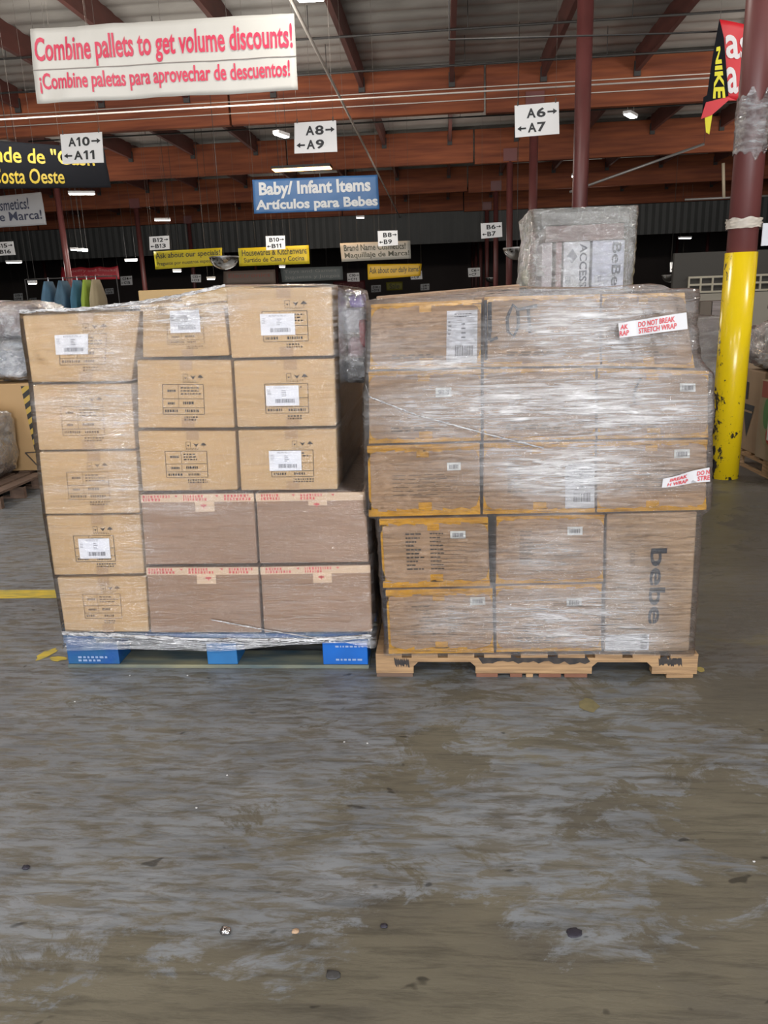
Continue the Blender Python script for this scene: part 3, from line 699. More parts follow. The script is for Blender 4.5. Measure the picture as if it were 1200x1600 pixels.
# ------------------------------------------------------------------ cartons
def carton(label, c, Y, depth, m, name='carton', group=None, cat='box', shrink=.0015, ydir=(0, 1, 0), bulge=.004):
    P = [on_y(x, y, Y) for x, y in c]
    ctr = sum(P, Vector()) / 4
    P = [p + (ctr - p).normalized() * shrink for p in P]
    d = Vector(ydir) * depth
    tl, tr, br, bl = P
    mb = MB(); mb.hexa([bl, br, br + d, bl + d, tl, tr, tr + d, tl + d])
    o = mb.build(name, m, bevel=.006); tag(o, label, cat, group)
    return o, bilin(P, .0022), P
def part(o, name, m, build, label=None):
    mb = MB(); build(mb); p = mb.build(name, m, o)
    if label: p['label'] = label
    return p
def printed_panel(o, f, u0=.27, v0=.33, faint=False, rnd=None):
    rnd = rnd or random.Random(9); wd, hh = .43, .44
    def b(mb):
        t_ = .006
        for vv in (0, .48, .78, 1): rect(mb, f, u0, v0 + hh * vv, u0 + wd, v0 + hh * vv + t_ * 1.3)
        for uu in (0, 1): rect(mb, f, u0 + wd * uu - t_ / 2, v0, u0 + wd * uu + t_ / 2, v0 + hh)
        rect(mb, f, u0 + wd * .38, v0, u0 + wd * .38 + t_ * .6, v0 + hh * .78)
        textlines(mb, f, u0 + .05, v0 + hh * .18, u0 + .14, v0 + hh * .28, 1, rnd, .8, 4)
        textlines(mb, f, u0 + .05, v0 + hh * .60, u0 + .14, v0 + hh * .70, 1, rnd, .8, 4)
        textlines(mb, f, u0 + .19, v0 + hh * .10, u0 + wd - .03, v0 + hh * .40, 3, rnd, .5, 6)
        textlines(mb, f, u0 + .21, v0 + hh * .58, u0 + wd - .10, v0 + hh * .70, 1, rnd, .8, 5)
        textlines(mb, f, u0 + .02, v0 + hh * .85, u0 + .19, v0 + hh * .95, 1, rnd, .9, 8)
        textlines(mb, f, u0 + .23, v0 + hh * .85, u0 + .40, v0 + hh * .95, 1, rnd, .9, 8)
        textlines(mb, f, u0 + .22, v0 + hh * 1.08, u0 + wd, v0 + hh * 1.26, 2, rnd, .6, 9)
        # handling symbols: glass, hands, umbrella, up arrows
        x = u0 + .22; y = v0 - .15
        for k in range(3):
            xa = x + k * .075
            if k == 0: rect(mb, f, xa, y, xa + .004, y + .09); rect(mb, f, xa, y, xa + .05, y + .006); rect(mb, f, xa + .046, y, xa + .05, y + .09); mb.poly([f(xa + .012, y + .05), f(xa + .025, y + .08), f(xa + .038, y + .05)])
            if k == 1: mb.poly([f(xa, y + .02), f(xa + .03, y + .085), f(xa + .06, y + .02), f(xa + .03, y + .04)])
            if k == 2: mb.poly([f(xa, y + .06), f(xa + .065, y + .06), f(xa + .045, y + .025), f(xa + .03, y + .01), f(xa + .018, y + .025)]); rect(mb, f, xa + .03, y + .06, xa + .035, y + .09)
        textlines(mb, f, u0 + .22, y + .10, u0 + wd - .01, y + .14, 2, rnd, .45, 12)
    part(o, 'printed_panel', INK_F if faint else INK, b)
def ship_label(o, f, u0, v0, u1, v1, m=WHITE, small=False):
    def lifted(e): return lambda u, v: f(u, v) + Vector((0, -e, 0))
    l = part(o, 'shipping_label', m, lambda mb: rect(mb, lifted(.0015), u0, v0, u1, v1))
    g = lifted(.0025); w_, h_ = u1 - u0, v1 - v0
    mb = MB(); rnd = random.Random(int(u0 * 1000 + v0 * 77))
    if small:
        barcode(mb, g, u0 + w_ * .15, v0 + h_ * .25, u1 - w_ * .15, v1 - h_ * .2, 16)
    else:
        barcode(mb, g, u0 + w_ * .28, v0 + h_ * .66, u0 + w_ * .86, v0 + h_ * .86)
        textlines(mb, g, u0 + w_ * .25, v0 + h_ * .06, u0 + w_ * .8, v0 + h_ * .15, 2, rnd, .35, 5)
        textlines(mb, g, u0 + w_ * .48, v0 + h_ * .24, u0 + w_ * .62, v0 + h_ * .58, 4, rnd, .35, 2)
        textlines(mb, g, u0 + w_ * .05, v0 + h_ * .2, u0 + w_ * .16, v0 + h_ * .5, 4, rnd, .3, 2)
    mb.build('barcode', mat('print_grey', (.16, .16, .18), .6), l)
def tape_tabs(o, f, m, top=True, bot=True, u=.50, wd=.13, h=.15):
    def b(mb):
        if top: rect(mb, f, u, 0.005, u + wd, h)
        if bot: rect(mb, f, u, 1 - h, u + wd, .995)
    part(o, 'packing_tape', m, b)

GL = 'tan cartons with printed panels on the blue pallet'
specs = [   # corners, label, printed panel u0/v0, shipping label rect, faint
 ([(88, 902), (228, 900), (233, 988), (101, 988)], 'tan carton without white label, bottom of the outer column over the blue pallet corner', (.27, .30), None, 1),
 ([(71, 806), (219, 804), (226, 897), (84, 899)], 'tan carton with white label, next to bottom in the outer column', (.27, .33), (.32, .38, .655, .72), 0),
 ([(60, 706), (213, 704), (219, 802), (70, 804)], 'tan carton without white label, middle of the outer column behind glinting film', (.27, .32), None, 1),
 ([(50, 601), (205, 599), (212, 702), (60, 704)], 'tan carton without white label, just under the slanting topmost carton of the outer column', (.27, .33), None, 1),
 ([(34, 493), (219, 485), (206, 596), (49, 598)], 'tan carton with white label, slanting top of the outer column above the floor line', (.30, .30), (.27, .30, .57, .59), 1),
 ([(214, 673), (368, 673), (372, 766), (222, 768)], 'tan carton with printed panel, middle column, resting on the brown cartons', (.27, .33), None, 0),
 ([(213, 562), (361, 562), (367, 669), (215, 669)], 'tan carton with printed panel, second from top of the middle column', (.27, .35), None, 0),
 ([(371, 672), (526, 670), (528, 765), (376, 767)], 'tan carton with white label, lowest of the three labelled ones in a column', (.33, .33), (.31, .34, .64, .67), 0),
 ([(364, 563), (523, 560), (526, 666), (370, 668)], 'tan carton with white label, middle of the three labelled ones in a column', (.30, .35), (.31, .38, .64, .68), 0),
 ([(222, 484), (350, 479), (359, 556), (222, 559)], 'tan carton with film clouded white label, top of the middle column', (.30, .30), (.34, -.02 + .06, .70, .50), 1),
 ([(352, 450), (519, 448), (522, 556), (361, 560)], 'tan carton with white label, highest one at the top inner corner', (.33, .33), (.31, .37, .64, .68), 0),
]
for i, (c, lab, pv, sl, faint) in enumerate(specs):
    o, f, P = carton(lab, c, LY + (.0 if i % 2 else .003), .98, CARD, group=GL)
    tape_tabs(o, f, TAPE_T, u=.46 + .02 * (i % 3))
    printed_panel(o, f, *pv, faint=bool(faint), rnd=random.Random(i))
    if sl: ship_label(o, lambda u, v, f=f: f(u, v) + Vector((0, -.001, 0)), *sl)
brown = [
 ([(228, 886), (404, 885), (409, 989), (235, 989)], 'plain brown carton with red printed tape, bottom, beside the outer tan column'),
 ([(406, 885), (579, 882), (582, 988), (412, 989)], 'plain brown carton with red printed tape, bottom, over the bright blue block'),
 ([(219, 772), (397, 770), (403, 881), (227, 883)], 'plain brown carton with red printed tape, upper layer, beside the outer tan column'),
 ([(399, 770), (571, 768), (577, 879), (405, 881)], 'plain brown carton with red printed tape, upper layer, under the labelled tan column'),
]
for i, (c, lab) in enumerate(brown):
    o, f, P = carton(lab, c, LY, .98, CARD_B, group='brown cartons with red printed tape')
    def b(mb):
        rect(mb, f, .0, .004, 1, .115); uu = .48 if i else .45; rect(mb, f, uu, .115, uu + .17, .25 if i != 3 else .18)
    tp = part(o, 'packing_tape', TAPE_L, b)
    g = lambda u, v: f(u, v) + Vector((0, -.0014, 0))
    mb = MB(); rr = random.Random(i)
    for k in range(3):
        a = .02 + k * .36 + (i % 2) * .03
        if a + .24 < 1.0:
            textlines(mb, g, a, .015, a + .24, .105, 2, rr, .80, 12)
            if k < 2: mb.poly([g(a + .28, .02), g(a + .30, .05), g(a + .31, .02)]); 
    rect(mb, g, .53, .15, .58, .175); rect(mb, g, .55, .14, .56, .20)
    mb.build('red_lettering', mat('faded_red_print', (.55, .10, .10), .5), tp)

# fawn cartons with yellow tape
GR = 'fawn cartons with yellow tape on the wooden pallet'
fawn = [
 ('R5b', [(774, 915), (941, 911), (940, 1017), (775, 1019)], 'fawn carton, bottom layer between a yellow edged one and the logo box', .35),
 ('R5a', [(602, 921), (770, 918), (772, 1020), (607, 1022)], 'fawn carton with yellow taped edges, bottom corner on the wooden pallet', 1),
 ('R4b', [(775, 806), (945, 803), (943, 909), (774, 913)], 'fawn carton, second layer, between the dark gap and the logo box', .4),
 ('R4a', [(592, 810), (763, 807), (766, 916), (598, 919)], 'fawn carton with a dark printed list and yellow edges, second layer', 1),
 ('R3c', [(932, 689), (1106, 686), (1104, 797), (932, 801)], 'fawn carton in the overhanging third layer beside the yellow column', .5),
 ('R3b', [(755, 691), (930, 689), (930, 801), (754, 804)], 'fawn carton with tall white list sheet, middle of the third layer', .6),
 ('R3a', [(573, 696), (750, 691), (751, 804), (576, 808)], 'fawn carton with strongly yellow taped edges, third layer, next to the blue pallet load', 1),
 ('R2c', [(933, 574), (1108, 579), (1107, 684), (933, 687)], 'fawn carton, second layer from top, beside the yellow column', .5),
 ('R2b', [(755, 576), (931, 574), (931, 687), (755, 689)], 'fawn carton under bright streaked film, middle of second layer from top', .3),
 ('R2a', [(575, 580), (752, 576), (752, 689), (576, 694)], 'fawn carton with small white label, second layer from top, by the plastic bag', .5),
 ('R1c', [(940, 459), (1070, 456), (1086, 576), (940, 572)], 'fawn carton hidden in puffy film, topmost layer, behind the red lettered tape', .3),
 ('R1b', [(756, 463), (938, 459), (938, 572), (755, 574)], 'fawn carton with hand drawn marker letters, topmost layer', .5),
 ('R1a', [(579, 475), (753, 467), (752, 574), (577, 578)], 'fawn carton with tall white list sheet at its edge, topmost layer corner', .6),
]
rr = random.Random(31)
for key, c, lab, yel in fawn:
    o, f, P = carton(lab, c, RY, .98, CARD_R, group=GR)
    def b(mb, yel=yel):
        tv = .035 + .055 * yel
        n = 12
        def strip(pts): mb.poly(pts)
        # strips along the edges, wavy inner border
        for side in (0, 1):
            for k in range(n):
                ua, ub = k / n, (k + 1) / n; a1 = tv * rr.uniform(.7, 1.3); a2 = tv * rr.uniform(.7, 1.3)
                if side == 0: mb.poly([f(ua, .004), f(ua, a1), f(ub, a2), f(ub, .004)])
                else: mb.poly([f(ua, 1 - a1), f(ua, .996), f(ub, .996), f(ub, 1 - a2)])
        h1 = .16 if yel > .5 else .08
        for uu, s in ((0.004, 1), (.996, -1)):
            mb.poly([f(uu, tv), f(uu, .75 * h1 + .1), f(uu + s * .03, .4 * h1 + .05), f(uu + s * .07, tv)][:: s])
            mb.poly([f(uu, 1 - tv), f(uu + s * .09, 1 - tv), f(uu + s * .03, 1 - .5 * h1 - .05), f(uu, 1 - h1 - .12)][:: s])
        if yel >= .9: rect(mb, f, .004, .1, .025, .9)
        if key[2] != 'b' or yel > .5:
            rect(mb, f, .44, .9 * tv, .44 + .11, .12 + .06 * yel); rect(mb, f, .45, 1 - .12 - .07 * yel, .57, 1 - .9 * tv)
    part(o, 'packing_tape', TAPE_Y, b)
    rnd = random.Random(hash(key) % 97 if False else ord(key[1]) * 7 + ord(key[2]))
    def txt(mb, key=key):
        if key == 'R4a':
            for k in range(10):
                v = .215 + k * .056
                textlines(mb, f, .235, v, .235 + rnd.uniform(.07, .2), v + .03, 1, rnd, .7, 3)
                rect(mb, f, .52, v + .03, .80, v + .034); textlines(mb, f, .46, v, .60, v + .03, 1, rnd, .6, 4)
        elif key in ('R5a',):
            for k in range(9):
                v = .26 + k * .055; textlines(mb, f, .44 - rnd.uniform(.08, .2), v, .46, v + .03, 1, rnd, .5, 3); textlines(mb, f, .58, v, .66, v + .03, 1, rnd, .5, 3)
        elif key[1] in '34':
            for k in range(6):
                v = .42 + k * .055; textlines(mb, f, .22, v, .80, v + .03, 1, rnd, .35, 4); rect(mb, f, .45, v + .035, .80, v + .039)
            if key[2] == 'b':
                for k in range(9): textlines(mb, f, .22, .22 + .056 * k, .36, .25 + .056 * k, 1, rnd, .6, 3)
        else:
            textlines(mb, f, .2, .78, .75, .86, 2, rnd, .5, 5)
    part(o, 'printed_list', INK if key == 'R4a' else INK_F, txt)
    g = lambda u, v: f(u, v) + Vector((0, -.001, 0))
    sm = {'R3a': (.71, .26, .83, .37), 'R4a': (.65, .19, .79, .295), 'R5a': (.79, .13, .93, .25), 'R2a': (.60, .24, .74, .37), 'R4b': (.66, .17, .80, .29),
          'R5b': (.67, .20, .81, .32), 'R3c': (.70, .13, .84, .25), 'R2c': (.74, .19, .88, .31)}
    if key in sm: ship_label(o, g, *sm[key], m=mat('grey_white_label', (.72, .75, .74), .5), small=True)
    if key == 'R3b': ship_label(o, g, .735, .30, .995, .93)
    if key == 'R1a': ship_label(o, g, .69, .15, .965, .93)
    if key == 'R1b':
        def lot(mb):
            def st(pts, wd=.006):
                mb.tube([g(*p) + Vector((0, -.002, 0)) for p in pts], .0055, 6)
            st([(.045, .10), (.05, .62), (.02, .60)]); st([(.05, .62), (.12, .58)]); st([(.05, .08), (.055, .5)])
            st([(.22, .22), (.25, .12), (.29, .18), (.30, .42), (.26, .56), (.21, .50), (.20, .32), (.22, .22)])
            st([(.38, .15), (.40, .52)]); st([(.30, .19), (.46, .14)])
            st([(-.0 + .01, .05), (.02, .9)])
        part(o, 'marker_writing', MARKER, lot)
    if key == 'R2c':
        part(o, 'marker_writing', MARKER, lambda mb: mb.tube([g(*p) + Vector((0, -.002, 0)) for p in ((.39, .13), (.34, .28), (.325, .42), (.34, .50), (.38, .49))], .004, 6))
# logo box
o, f, P = carton('tall fawn carton with vertical bebe logo, bottom corner beside the pallet end', [(948, 803), (1090, 799), (1077, 1018), (944, 1020)], RY, .98, mat('cardboard_logo', (.40, .27, .16), .6, var=.06, scale=3))
def logo(mb):
    # rotated a quarter turn clockwise: the word runs downwards
    write(mb, 'bebe', lambda u, v: f(.50 + .185 * (1 - v) , .245 + .545 * u), (0, 0, 1, 1), .02)
part(o, 'logo_lettering', LOGO, logo)
part(o, 'small_lettering', INK_F, lambda mb: write(mb, 'COUNT', lambda u, v: f(.27 + .055 * (1 - v), .25 + .12 * u), (0, 0, 1, 1), .0))
def g(u, v): return f(u, v) + Vector((0, -.001, 0))
ll = part(o, 'shipping_label', WHITE, lambda mb: rect(mb, g, .005, .865, .52, .985))
mb = MB(); barcode(mb, lambda u, v: f(v, u) + Vector((0, -.002, 0)), .87, .42, .975, .50, 14); mb.build('barcode', mat('print_dark', (.05, .05, .06), .6), ll)
part(o, 'crease', INK_F, lambda mb: [rect(mb, f, .1 * k, .165 + .012 * math.sin(k), .1 * k + .1, .168 + .012 * math.sin(k)) for k in range(3, 10)])

# ------------------------------------------------------------------ stretch film
def interp(tab, t):
    if t <= tab[0][0]: return tab[0][1]
    for (a, va), (b, vb) in zip(tab, tab[1:]):
        if t <= b: return va + (vb - va) * (t - a) / (b - a)
    return tab[-1][1]
def film_shell(name, Y, depth, left, right, top, bottom, m, label, amp=.004, puff=None, nz=150, nfront=230, seed=0, inset=.10, gap=.010, parent=None, smallr=.035, haze_map=None):
    """left/right: [(z, x)] of the film's two edges; top/bottom: [(x, z)] of its upper and lower hem along the front."""
    per = []     # (kind, t)
    for i in range(14): per.append(('b', 1 - i / 14))
    for i in range(50): per.append(('l', 1 - i / 50))
    for i in range(nfront): per.append(('f', i / nfront))
    for i in range(50): per.append(('r', i / 50))
    n = len(per); vs = []; fs = []
    def ring(kind, t, z):
        xl = interp(left, z) - gap; xr = interp(right, z) + gap; r = smallr
        y0 = Y - gap; y1 = Y + depth + gap
        if kind == 'f':
            x = xl + (xr - xl) * t; e = min(x - xl, xr - x)
            y = y0 + (r - math.sqrt(max(0, r * r - (r - e) ** 2)) if e < r else 0) * .5
            return Vector((x, y, z)), Vector((0, -1, 0))
        if kind == 'l': return Vector((xl, y0 + r * .5 + (y1 - y0 - r * .5) * t, z)), Vector((-1, 0, 0))
        if kind == 'r': return Vector((xr, y0 + r * .5 + (y1 - y0 - r * .5) * t, z)), Vector((1, 0, 0))
        return Vector((xl + (xr - xl) * t, y1, z)), Vector((0, 1, 0))
    zz0 = min(z for _, z in bottom)
    for j in range(nz + 1):
        for kind, t in per:
            xl0 = left[len(left) // 2][1]; xr0 = right[len(right) // 2][1]
            xa = xl0 + (xr0 - xl0) * (t if kind in 'fb' else (0 if kind == 'l' else 1))
            zt = interp(top, xa); zb = interp(bottom, xa)
            z = zb + (zt - zb) * j / nz
            p, nn = ring(kind, t, z)
            q = (noise.noise((p.x * 3.1 + p.y, p.y * 3 + seed, z * 21)) + .6 * noise.noise((p.x * 7 + p.y * 5, seed + z * 9, z * 55 + p.x * 6)))
            d = amp * (1 + q)
            if puff:
                for cx, cz, sx, sz, a in puff:
                    g_ = math.exp(-((p.x - cx) / sx) ** 2 - ((z - cz) / sz) ** 2)
                    if g_ > .02: d += a * g_ * (.75 + 1.1 * noise.noise((p.x * 11, z * 13, seed)) + .6 * noise.noise((p.x * 26 + z * 9, z * 24, seed + 4)))
            d = max(d, .0005)
            p = p + nn * d
            vs.append(p)
    for j in range(nz):
        for i in range(n):
            a = j * n + i; b = j * n + (i + 1) % n; fs.append((a, b, b + n, a + n))
    # the hem folds in over the top
    cx = (left[-1][1] + right[-1][1]) / 2; cy = Y + depth / 2
    base = nz * n
    for k, (ins, dz) in enumerate(((inset * .3, .006), (inset, .002))):
        off = len(vs)
        for i in range(n):
            p = vs[base + i]; d = Vector((cx - p.x, cy - p.y, 0)); d.x = max(-ins, min(ins, d.x)); d.y = max(-ins, min(ins, d.y))
            vs.append(p + d + Vector((0, 0, dz)))
        prev = base if k == 0 else off - n
        for i in range(n): fs.append((prev + i, prev + (i + 1) % n, off + (i + 1) % n, off + i))
    me = bpy.data.meshes.new(name); me.from_pydata([tuple(v) for v in vs], [], fs)
    if haze_map:
        base_d, gs = haze_map; at = me.attributes.new('painted_haze', 'FLOAT', 'POINT')
        for i, v in enumerate(vs):
            d = base_d
            for cx_, cz_, sx, sz, a in gs: d += a * math.exp(-((v.x - cx_) / sx) ** 2 - ((v.z - cz_) / sz) ** 2)
            at.data[i].value = d
    o = link(name, me, m, parent, smooth=True)
    if label: tag(o, label, 'plastic wrap')
    return o

FILM_L = film_mat('stretch_film_thin', .03, .24, 2.6, .12, .40, zs=44, patch=.4, haze_map=True)
FILM_R = film_mat('stretch_film_thick', .24, .66, 3.0, .11, .85, zs=52, patch=.35, haze_map=True)
PXM = 3.1 / F_PX
def painted_haze(fn, base_d, items): return (base_d, [(fn(x, y).x, fn(x, y).z, rx * PXM, ry * PXM, a) for x, y, rx, ry, a in items])  # haze strength per spot: thicker film plus painted highlights and glints
DL = painted_haze(lp, .22, [(285, 485, 80, 28, 1.3), (120, 638, 90, 22, 1.0), (170, 560, 60, 50, .5), (170, 760, 90, 12, .5), (110, 620, 60, 20, .4), (560, 500, 40, 120, .8), (300, 790, 70, 14, .5), (330, 1003, 300, 14, 1.4), (120, 935, 60, 40, .3), (190, 690, 28, 190, .8)])
DR = painted_haze(rp_, .07, [(900, 515, 85, 45, .80), (880, 635, 160, 44, 1.25), (640, 540, 90, 30, .16), (880, 735, 110, 38, .85), (860, 870, 80, 50, .40), (860, 965, 85, 45, .95), (1040, 650, 70, 30, .45), (1000, 520, 90, 50, .40), (985, 930, 45, 60, .40), (975, 1000, 55, 18, .8), (640, 640, 80, 30, .35), (660, 571, 120, 10, .6), (700, 965, 50, 30, .35), (1000, 730, 100, 30, .35)])
FILM_B = film_mat('stretch_film_bag', .12, .45, 3.2, .16, 1.0, zs=9, patch=.4)
def zx(pts, fn): return sorted([(fn(x, y).z, fn(x, y).x) for x, y in pts])
def xz(pts, fn): return sorted([(fn(x, y).x, fn(x, y).z) for x, y in pts])
fL = film_shell('stretch_wrap', LY, .99,
    zx([(33, 485), (34, 500), (47, 598), (57, 700), (69, 803), (85, 900), (99, 985), (101, 1040)], lp),
    zx([(521, 445), (524, 558), (528, 665), (530, 760), (573, 772), (578, 880), (583, 985), (584, 1040)], lp),
    xz([(40, 488), (120, 484), (220, 474), (280, 465), (340, 450), (356, 447), (519, 446), (570, 446)], lp),
    xz([(100, 1016), (200, 1012), (330, 1016), (420, 1006), (500, 1002), (540, 1012), (580, 1008)], lp), FILM_L,
    'thin clear stretch film wound around the tan and brown cartons on the blue pallet', haze_map=DL, amp=.0025, seed=3,
    puff=[(lp(280, 480).x, lp(280, 480).z, .12, .05, .02), (lp(110, 545).x, lp(110, 545).z, .25, .12, .008)])
# gathered rope of film along the pallet's top edge
def film_rope(par, pts, r, m, seed=1):
    vs = []; fs = []; N_ = 60; n = 10
    def at(t):
        k = t * (len(pts) - 1); i = min(int(k), len(pts) - 2); return Vector(pts[i]).lerp(Vector(pts[i + 1]), k - i)
    for j in range(N_ + 1):
        p = at(j / N_); rr = r * (1 + .5 * noise.noise((j * .3, seed, 0)))
        for i in range(n):
            a = 2 * math.pi * i / n; vs.append(p + Vector((0, -abs(math.cos(a)) * .002 - .001, math.sin(a) * rr + .004 * noise.noise((j * .5, i, seed)))))
    for j in range(N_):
        for i in range(n): fs.append((j * n + i, j * n + (i + 1) % n, (j + 1) * n + (i + 1) % n, (j + 1) * n + i))
    me = bpy.data.meshes.new('gathered_film'); me.from_pydata([tuple(v) for v in vs], [], fs); return link('gathered_film', me, m, par, True)
FROPE = film_mat('gathered_film', .45, .6, 3, .2, 1, zs=40)
film_rope(fL, [lp(x, y, -.016) for x, y in ((97, 989), (180, 993), (300, 1000), (480, 1001), (580, 994))], .009, FROPE, 2)
film_rope(fL, [lp(x, y, -.018) for x, y in ((30, 487), (130, 483), (225, 472), (300, 458), (352, 446))], .006, FROPE, 5)
film_rope(fL, [lp(x, y, -.016) for x, y in ((330, 968), (420, 985), (520, 1001))], .0025, FROPE, 6)

fR = film_shell('stretch_wrap', RY, .99,
    zx([(577, 468), (576, 575), (571, 620), (572, 690), (573, 806), (592, 812), (598, 915), (606, 1018), (590, 1035)], rp_),
    zx([(1083, 450), (1082, 500), (1086, 560), (1110, 585), (1109, 685), (1106, 798), (1093, 806), (1080, 1015), (1082, 1030)], rp_),
    xz([(577, 470), (660, 462), (755, 452), (830, 449), (935, 450), (985, 449), (1030, 446), (1065, 444), (1084, 452)], rp_),
    xz([(590, 1022), (700, 1022), (850, 1021), (1000, 1020), (1084, 1024)], rp_), FILM_R,
    'thick glossy stretch film wound around the fawn cartons on the wooden pallet', haze_map=DR, amp=.005, seed=9,
    puff=[(rp_(1010, 500).x, rp_(1010, 500).z, .17, .13, .040), (rp_(660, 560).x, rp_(660, 560).z, .3, .05, .008)])
film_rope(fR, [rp_(x, y, -.024) for x, y in ((571, 600), (577, 620), (650, 648), (760, 678), (850, 700))], .0028, FROPE, 11)
# printed tape closing the film
def warn_tape(c, lines, par, dy=-.05):
    P = [rp_(x, y, dy) for x, y in c]; f0 = bilin(P)
    def f(u, v, e=0): return f0(u, v) + Vector((0, -.006 * math.sin(u * 7) - e, 0))
    mb = MB(); n = 12
    for i in range(n): mb.poly([f(i / n, 0), f(i / n, 1), f((i + 1) / n, 1), f((i + 1) / n, 0)])
    tp = mb.build('printed_tape', mat('white_tape', (.52, .52, .54), .4), par)
    tp.modifiers.new('thickness', 'SOLIDIFY').thickness = .0006
    mb = MB()
    for text, rc in lines: write(mb, text, lambda u, v: f(u, v, .003), rc, .02, .15)
    mb.build('red_lettering', RED_INK, tp)
warn_tape([(966, 505), (1072, 488), (1074, 514), (968, 528)], [('DO NOT BREAK', (.28, .12, .83, .46)), ('STRETCH WRAP', (.28, .54, .85, .88)), ('AK', (.02, .14, .13, .46)), ('RAP', (.0, .54, .14, .88))], fR, -.062)
warn_tape([(1036, 748), (1108, 730), (1109, 752), (1034, 762)], [('BREAK', (.14, .14, .53, .44)), ('H WRAP', (.10, .56, .55, .88)), ('DO N', (.74, .12, 1, .45)), ('STRE', (.75, .52, 1, .86))], fR, -.022)

# ------------------------------------------------------------------ lumpy wrapped bundles
def blob_mesh(name, c, s, m, parent=None, amp=.12, freq=3, seed=0, power=.45, nu=48, nv=28, lift=0, flat=True):
    vs = []; fs = []
    def se(a, p): return math.copysign(abs(a) ** p, a)
    for j in range(nv + 1):
        ph = -math.pi / 2 + math.pi * j / nv
        for i in range(nu):
            a = 2 * math.pi * i / nu
            d = Vector((se(math.cos(ph), power) * se(math.cos(a), power), se(math.cos(ph), power) * se(math.sin(a), power), se(math.sin(ph), power)))
            k = 1 + amp * (noise.noise(d * freq + Vector((seed, seed, 0))) + .5 * noise.noise(d * freq * 3 + Vector((seed, 0, 1))) + .35 * noise.noise(d * freq * 7))
            if flat and d.z < -.8: k = min(k, 1.0)
            vs.append((c[0] + d.x * s[0] * k, c[1] + d.y * s[1] * k, c[2] + max(d.z * s[2] * k, -s[2])))
    for j in range(nv):
        for i in range(nu): fs.append((j * nu + i, j * nu + (i + 1) % nu, (j + 1) * nu + (i + 1) % nu, (j + 1) * nu + i))
    me = bpy.data.meshes.new(name); me.from_pydata(vs, [], fs); return link(name, me, m, parent, True)
def pallet_at(name, x0, x1, y0, y1, label, wm=WOOD, rz=0, group=None):
    t = empty(name, ((x0 + x1) / 2, (y0 + y1) / 2, 0), label, 'pallet', group, rz)
    W, D_ = x1 - x0, y1 - y0
    for k in range(7):
        mb = MB(); x = -W / 2 + k * (W - .1) / 6; mb.box(x, x + .1, -D_ / 2, D_ / 2, .115, .133); mb.build('deck_board', wm, t)
    for yy in (-D_ / 2, -.02, D_ / 2 - .04):
        for xx in (-W / 2, -.06, W / 2 - .12):
            mb = MB(); mb.box(xx, xx + .12, yy, yy + .04, .0165, .1145); mb.build('block', wm, t)
        mb = MB(); mb.box(-W / 2, W / 2, yy, yy + .04, 0, .016); mb.build('bottom_board', wm, t)
        mb = MB(); mb.box(-W / 2, W / 2, yy, yy + .04, .095, .1148); mb.build('stringer', wm, t)
    return t
def plain_box(name, x0, x1, y0, y1, z0, z1, m, label, cat='box', group=None):
    mb = MB(); mb.box(x0, x1, y0, y1, z0, z1); o = mb.build(name, m, bevel=.006)
    return tag(o, label, cat, group)
# bag squeezed between the two loads
gxa, gxb = lp(531, 500).x, rp_(573, 500).x
zb0, zb1 = on_y(550, 600, 3.1).z, on_y(550, 456, 3.1).z
xm0, xm1 = on_y(530, 520, 3.08).x, on_y(577, 520, 3.08).x
t = empty('plastic_bag', ((xm0 + xm1) / 2, 3.15, zb0), 'clear plastic bag with purple and red packs wedged between the two wrapped loads', 'bag')
wv = (xm1 - xm0) / 2; hz = (zb1 - zb0) / 2
blob_mesh('clear_film', (0, 0, hz), (wv * 1.0, .10, hz), FILM_B, t, .10, 2.5, 3)
blob_mesh('purple_pack', (wv * .2, .0, hz * 1.80), (wv * .5, .05, hz * .14), mat('purple', (.17, .07, .50), .5), t, .2, 3, 5)
blob_mesh('white_pack', (-wv * .05, .02, hz * 1.38), (wv * .70, .06, hz * .26), mat('pack_white', (.60, .60, .64), .5), t, .15, 3, 6)
blob_mesh('red_pack', (wv * .52, -.03, hz * 1.1), (wv * .22, .03, hz * .30), mat('red_pack', (.45, .02, .04), .5), t, .1, 3, 7)
blob_mesh('striped_pack', (wv * .05, -.01, hz * .80), (wv * .55, .05, hz * .22), mat('pack_pink', (.50, .32, .34), .5), t, .15, 3, 8)
blob_mesh('dark_pack', (wv * .0, .0, hz * .30), (wv * .6, .06, hz * .24), mat('pack_dark', (.03, .03, .04), .4), t, .15, 3, 9)

# tall cartons behind the two loads
yb = 4.45
def bx(px0, px1, Y): return on_y(px0, 470, Y).x, on_y(px1, 470, Y).x
xa, xb = bx(217, 330, yb); zt = on_y(270, 452, yb).z
pallet_at('wooden_pallet', xa - .1, xb + .3, yb, yb + 1.0, 'hidden wooden pallet behind the blue pallet load')
o = plain_box('large_carton', xa, xb + .25, yb, yb + .9, .134, zt, mat('carton_warm', (.50, .33, .14), .6, var=.15, scale=4), 'tall tan carton whose top shows behind the slanting film of the blue pallet load')
xa, xb = bx(588, 812, yb); P = [on_y(588, 463, yb), on_y(812, 444, yb)]
pallet_at('wooden_pallet', xa, xb, yb, yb + 1.0, 'hidden wooden pallet behind the wooden pallet load')
mb = MB(); zb = .134; a, b = P
mb.hexa([(a.x, yb, zb), (b.x, yb, zb), (b.x, yb + .9, zb), (a.x, yb + .9, zb), (a.x, yb, a.z), (b.x, yb, b.z), (b.x, yb + .9, b.z), (a.x, yb + .9, a.z)])
